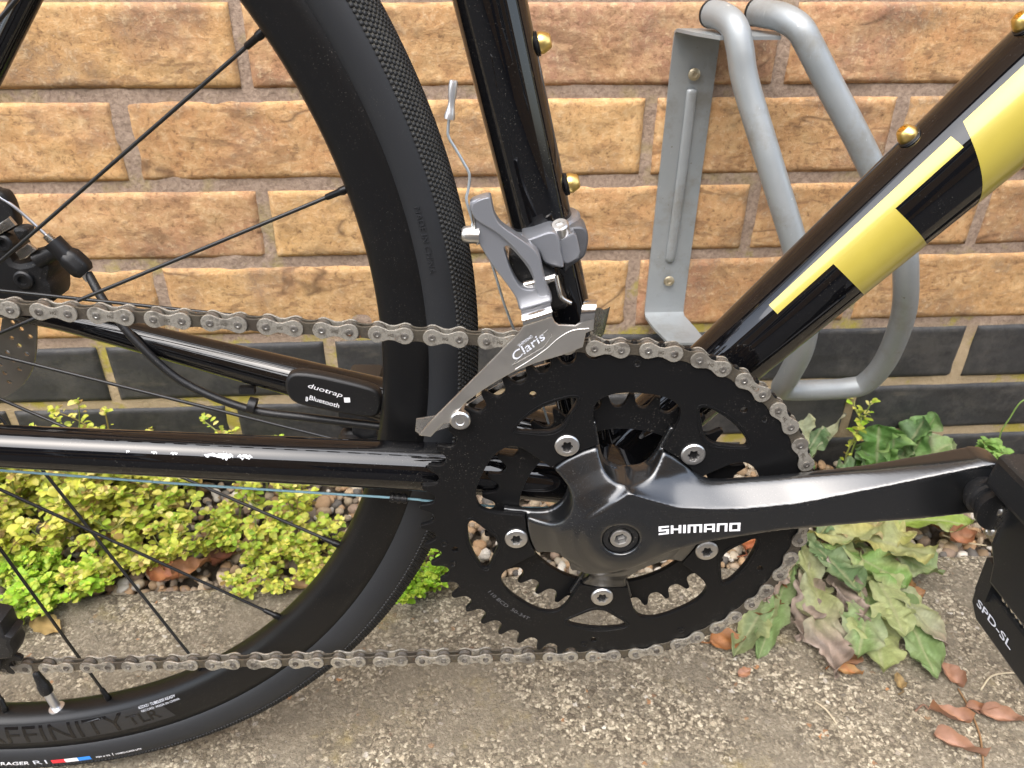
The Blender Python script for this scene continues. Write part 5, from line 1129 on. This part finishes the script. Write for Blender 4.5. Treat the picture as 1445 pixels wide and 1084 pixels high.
rosette('large withering dandelion-like weed on the slab edge below the crank arm', (*(243.0, 224.6), 0), [
    (*L1[0], 40, 16, YG, PALE, dict(wither=.45, lobes=6)), (*L1[1], 36, 12, DK, OLV, dict(lobes=5)), (*L1[2], 40, 14, (0.33, 0.38, 0.15), YG, dict(lobes=5)),
    (*L1[3], 34, 14, (0.20, 0.30, 0.11), OLV, dict(lobes=5)), (*L1[4], 26, 8, OLV, YG, dict(lobes=5)), (*L1[5], 44, 14, YG, (0.50, 0.45, 0.14), dict(lobes=5)),
    (*L1[6], 36, 16, (0.26, 0.36, 0.06), YG, dict(lobes=4)), (*L1[7], 24, 8, (0.20, 0.30, 0.11), OLV, dict(lobes=5)), (*L1[8], 30, 12, PALE, YG, dict(wither=.25, lobes=5)),
    (*L1[9], 34, 14, OLV, DK, dict(lobes=4)), (*L1[10], 36, 14, (0.20, 0.34, 0.09), YG, dict(lobes=5)), (*L1[11], 26, 10, (0.40, 0.36, 0.20), PALE, dict(wither=.7, lobes=4)), (*L1[12], 34, 12, (0.40, 0.33, 0.26), (0.34, 0.26, 0.2), dict(wither=.95, lobes=5)), (*L1[13], 38, 14, (0.24, 0.33, 0.12), PALE, dict(lobes=5)), (*L1[15], 40, 16, (0.34, 0.39, 0.17), YG, dict(lobes=6)), (*L1[16], 34, 10, (0.38, 0.32, 0.2), PALE, dict(lobes=5, wither=.8)), (*L1[17], 42, 14, (0.40, 0.42, 0.12), (0.46, 0.36, 0.2), dict(lobes=5)), (*L1[18], 34, 12, (0.22, 0.32, 0.12), PALE, dict(lobes=5))])
L2 = [((363.8, 319.8, 4.0), (403.8, 355.1, 58.0)), ((359.9, 319.8, 4.0), (355.1, 322.8, 62.0)), ((353.5, 313.7, 4.0), (323.4, 330.5, 30.0)), ((366.7, 313.7, 4.0), (447.0, 357.9, 24.0)), ((349.6, 313.7, 4.0), (299.6, 315.8, 22.0)), ((357.4, 313.7, 4.0), (385.2, 325.0, 34.0)), ((345.7, 313.8, 4.0), (350.0, 347.2, 56.0)), ((369.0, 313.7, 4.0), (415.7, 355.9, 64.0)), ((337.0, 311.4, 4.0), (333.5, 329.7, 16.0)), ((371.8, 311.2, 4.0), (411.0, 320.6, 18.0))]
rosette('dark green lobed weed standing behind the crank arm by the wall', (*(361.5, 321.1), 0), [
    (*L2[0], 40, 6, DK, (0.16, 0.3, 0.08), dict(lobes=3, roll=.5)), (*L2[1], 46, 6, (0.14, 0.27, 0.07), (0.25, 0.36, 0.12), dict(lobes=3, roll=.4)), (*L2[2], 34, 10, DK, OLV, dict(lobes=4)),
    (*L2[3], 36, 8, (0.26, 0.36, 0.14), PALE, dict(lobes=3)), (*L2[4], 26, 8, DK, OLV, dict(lobes=5)), (*L2[5], 36, 6, (0.24, 0.36, 0.15), PALE, dict(lobes=3, roll=.6)), (*L2[6], 46, 6, (0.12, 0.26, 0.06), (0.2, 0.33, 0.1), dict(lobes=3, roll=.3)), (*L2[7], 38, 6, (0.15, 0.3, 0.08), OLV, dict(lobes=3, roll=.6)), (*L2[8], 30, 8, (0.16, 0.34, 0.06), DK, dict(lobes=5)), (*L2[9], 36, 8, (0.3, 0.38, 0.16), PALE, dict(lobes=3))])
L3 = [((259.6, 328.9, 4.0), (278.3, 376.4, 74.0)), ((261.2, 323.9, 4.0), (298.0, 364.4, 44.0)), ((255.7, 323.9, 4.0), (276.1, 317.0, 26.0)), ((247.9, 323.9, 4.0), (233.1, 390.2, 84.0)), ((251.8, 323.9, 4.0), (243.1, 356.6, 40.0)), ((263.5, 323.9, 4.0), (332.4, 388.7, 66.0))]
rosette('pale tattered weed behind the right edge of the chainring', (*(258.8, 331.4), 0), [
    (*L3[0], 28, 8, PALE, (0.5, 0.48, 0.25), dict(lobes=4, wither=.3)), (*L3[1], 26, 8, DK, OLV, dict(lobes=4)), (*L3[2], 28, 8, (0.14, 0.28, 0.05), DK, dict(lobes=5)),
    (*L3[3], 34, 6, (0.42, 0.44, 0.12), YG, dict(lobes=3)), (*L3[4], 30, 6, YG, PALE, dict(lobes=3)), (*L3[5], 22, 8, (0.42, 0.42, 0.25), PALE, dict(lobes=3, wither=.4))])

def fallen_leaf(label, p, L, W, rz, col, col2, curl=.35, seed=0, z=1.5, stem=True, tilt=0.0, group='fallen brown leaves'):
    random.seed(seed); n, m = 18, 9; V, C = [], []; ph = rnd(0, 6)
    for i in range(n + 1):
        t = i / n; w = W / 2 * (math.sin(math.pi * t ** .8) ** .75 if 0 < t < 1 else .02) * (1 + .10 * math.sin(t * 21 + ph))
        for j in range(m):
            u_ = j / (m - 1) * 2 - 1
            zz = curl * W * (.55 * u_ * u_ + .35 * math.sin(3.3 * t + ph) * u_ + .3 * (t - .5) ** 2 * 2) + .05 * W * math.sin(15 * t + 4 * u_ + ph)
            V.append(((t - .5) * L, u_ * w * (1 - .25 * curl), zz)); k_ = .5 + .5 * math.sin(6 * t + 4 * u_ + ph)
            c = np.array(col) * (1 - k_ * .6) + np.array(col2) * k_ * .6; C.append(c * (1.25 if abs(u_) < .13 else 1))
    V = np.array(V); V[:, 2] -= V[:, 2].min()
    Fs = [(i * m + j, i * m + j + 1, (i + 1) * m + j + 1, (i + 1) * m + j) for i in range(n) for j in range(m - 1)]
    o = link('fallen_leaf', mesh('fallen_leaf', V, Fs, 'dead_leaf', 180, np.clip(np.array(C), 0, 1)), None, (p[0], p[1], z), (tilt, 0, R(rz))); tag(o, label, 'leaf', group)
    if stem:
        S = smooth_path([(-L * .48, 0, 1.0), (-L * .62, rnd(-3, 3), 2), (-L * .8, rnd(-6, 6), 1)], 4); sv, sf = sweep(S, .7, 6)
        link('leaf_stalk', mesh('leaf_stalk', sv, sf, 'dead_leaf', 180, np.repeat([np.array(col) * .7], len(sv), 0)), o)
    return o
OR, BRN, DRK, TAN, PNK = (0.36, 0.15, 0.05), (0.24, 0.115, 0.055), (0.12, 0.05, 0.03), (0.36, 0.25, 0.10), (0.34, 0.19, 0.13)
FL = [
 ('orange-brown oval leaf on the slab under the chainring, right', (1026,908), 32, 22, 5, OR, BRN, .3),
 ('brown veined leaf under the withered weed leaf', (1196,930), 26, 24, 40, BRN, PNK, .25),
 ('small bright orange curled leaf below the withered weed', (1196,950), 22, 12, -20, OR, TAN, .6),
 ('orange leaf tucked between weed leaves under the crank', (1272,826), 22, 15, -30, OR, TAN, .4),
 ('dull orange leaf beside the weed at the slab edge', (1290,842), 20, 13, 10, (0.32, 0.18, 0.09), OR, .4),
 ('pinkish brown folded leaf below the pedal, left', (1341,958), 24, 16, -70, PNK, BRN, .7),
 ('curled pink-brown leaf at bottom right, leftmost of its cluster', (1338,1014), 30, 16, -25, PNK, OR, .8),
 ('twisted brown leaf at bottom right, below the curled ones', (1352,1056), 36, 14, -30, PNK, BRN, .9),
 ('crisp brown leaf at far bottom right beside the stalk', (1412,1016), 32, 14, -15, PNK, BRN, .8),
 ('thin rolled leaf at bottom right above the stalk', (1385,1004), 26, 9, -8, PNK, OR, .9),
 ('dark tan leaf by the weed tip on the slab', (1268,965), 16, 11, 80, (0.22, 0.15, 0.07), TAN, .4),
 ('tan lobed leaf on the slab behind the rear derailleur', (68,886), 34, 20, -25, TAN, (0.3, 0.2, 0.08), .15),
 ('orange-brown leaf caught in weeds by the crossing spokes', (178,770), 40, 26, 20, OR, TAN, .5),
 ('dark rust leaf at the slab edge under the weeds', (235,822), 34, 24, -20, (0.26, 0.09, 0.04), OR, .5),
 ('brown leaf in the litter right of the rust leaf', (275,815), 36, 22, 35, BRN, OR, .5),
 ('dark red-brown leaf deep in the litter by the rim', (318,790), 34, 24, 70, DRK, (0.25, 0.08, 0.04), .5),
 ('tan leaf at the slab edge beside the wheel rim', (430,828), 32, 18, 10, TAN, PNK, .4),
 ('yellow-brown leaf between the litter and the weeds', (243,808), 20, 14, 80, (0.42, 0.25, 0.06), TAN, .4),
 ('reddish leaf touching the left teeth of the chainring', (626,806), 22, 15, 0, (0.34, 0.12, 0.05), OR, .5),
 ('small tan leaf above the reddish one by the chainring', (618,772), 22, 14, 60, TAN, BRN, .5),
 ('red-brown leaf seen through the right chainring eye', (1056,776), 34, 26, 60, (0.28, 0.08, 0.03), OR, .3),
 ('brown curled leaf behind the lower right chain', (1096,842), 34, 22, 80, BRN, OR, .6),
 ('second brown leaf behind the lower right chain', (1075,866), 28, 20, 20, (0.3, 0.14, 0.06), BRN, .5),
 ('brown leaf in litter right of the weed, near the pedal', (1352,772), 30, 22, 15, BRN, (0.3, 0.1, 0.04), .5),
 ('rust leaf behind the crank arm tip', (1325,748), 30, 18, -15, (0.3, 0.12, 0.05), BRN, .5),
 ('pale dead leaf in the gravel beside the pedal', (1398,756), 30, 18, 25, (0.36, 0.24, 0.15), BRN, .4),
 ('reddish leaf on the gravel at the foot of the dark bricks', (1352,664), 30, 14, 5, (0.24, 0.09, 0.05), BRN, .4),
 ('tiny pinkish leaf scrap on bare slab below the chainring, right of centre', (1050,952), 14, 9, 30, PNK, OR, .3),
 ('brown leaf behind the spider in the lower window', (760,765), 30, 20, 30, (0.34, 0.15, 0.07), BRN, .5),
]
FP = [(131.9, 100.8), (229.7, 84.0), (224.3, 69.8), (311.4, 166.7), (317.1, 152.7), (307.0, 63.8), (287.4, 27.4), (282.7, 2.2), (327.9, 25.8), (316.8, 33.4), (262.2, 59.3), (-456.9, 121.0), (-430.5, 222.6), (-373.4, 173.7), (-349.2, 179.8), (-327.6, 202.8), (-244.0, 167.7), (-372.6, 186.3), (-116.8, 186.8), (-124.4, 219.3), (180.6, 213.9), (190.5, 153.4), (171.1, 133.4), (389.8, 216.9), (382.4, 241.5), (430.8, 232.9), (450.3, 338.4), (138.2, 69.0), (-25.1, 225.8)]
for i, ((lb, _, L, W, rz, c1, c2, cu), p_) in enumerate(zip(FL, FP)):
    fallen_leaf(lb, p_, L, W, rz, c1, c2, cu, seed=100 + i, z=1.5 if (p_[1] - WY - p_[0] * math.tan(WYAW)) < -165 else 4 + (i % 3) * 3, stem=i % 2 == 0)
def stalk(label, pts, rad, col, name='dry_stalk'):
    V, Fs = sweep(smooth_path(pts, 6), rad, 7); o = link(name, mesh(name, V, Fs, 'dead_leaf', 180, np.repeat([np.array(col)], len(V), 0))); tag(o, label, 'twig', 'dry stalks on the slab'); return o
stalk('pale bent straw on the slab at the right edge', [(325.6, 52.0, 1.2), (339.9, 64.1, 2.0), (355.1, 68.0, 1.4), (370.4, 67.9, 1.4), (388.5, 69.3, 1.2)], .8, (0.52, 0.45, 0.32))
stalk('short pale curved straw below the withered weed', [(187.7, 42.5, 1.0), (192.7, 35.0, 2.5), (195.8, 27.8, 2.0), (198.1, 22.9, 1.0)], .7, (0.55, 0.47, 0.33))
stalk('thin brown stalk among the curled leaves at bottom right', [(307.9, 53.4, 1.2), (307.2, 34.6, 2.0), (304.3, 13.5, 1.4), (298.2, -2.3, 1.4), (291.2, -17.7, 1.2)], .8, (0.26, 0.15, 0.07))
stalk('straw lying across weeds under the pedal', [(374.4, 223.4, 10.0), (391.3, 214.4, 9.0), (413.7, 212.5, 6.0)], .7, (0.50, 0.42, 0.27))
stalk('green tendril curling up the wall at far right', [wall_pt(s_, 10, z_) for s_, z_ in [(507.5, -3.2), (500.8, 33.1), (504.0, 54.2), (507.9, 73.0), (515.0, 80.2)]], .8, (0.22, 0.34, 0.08), 'weed_tendril')
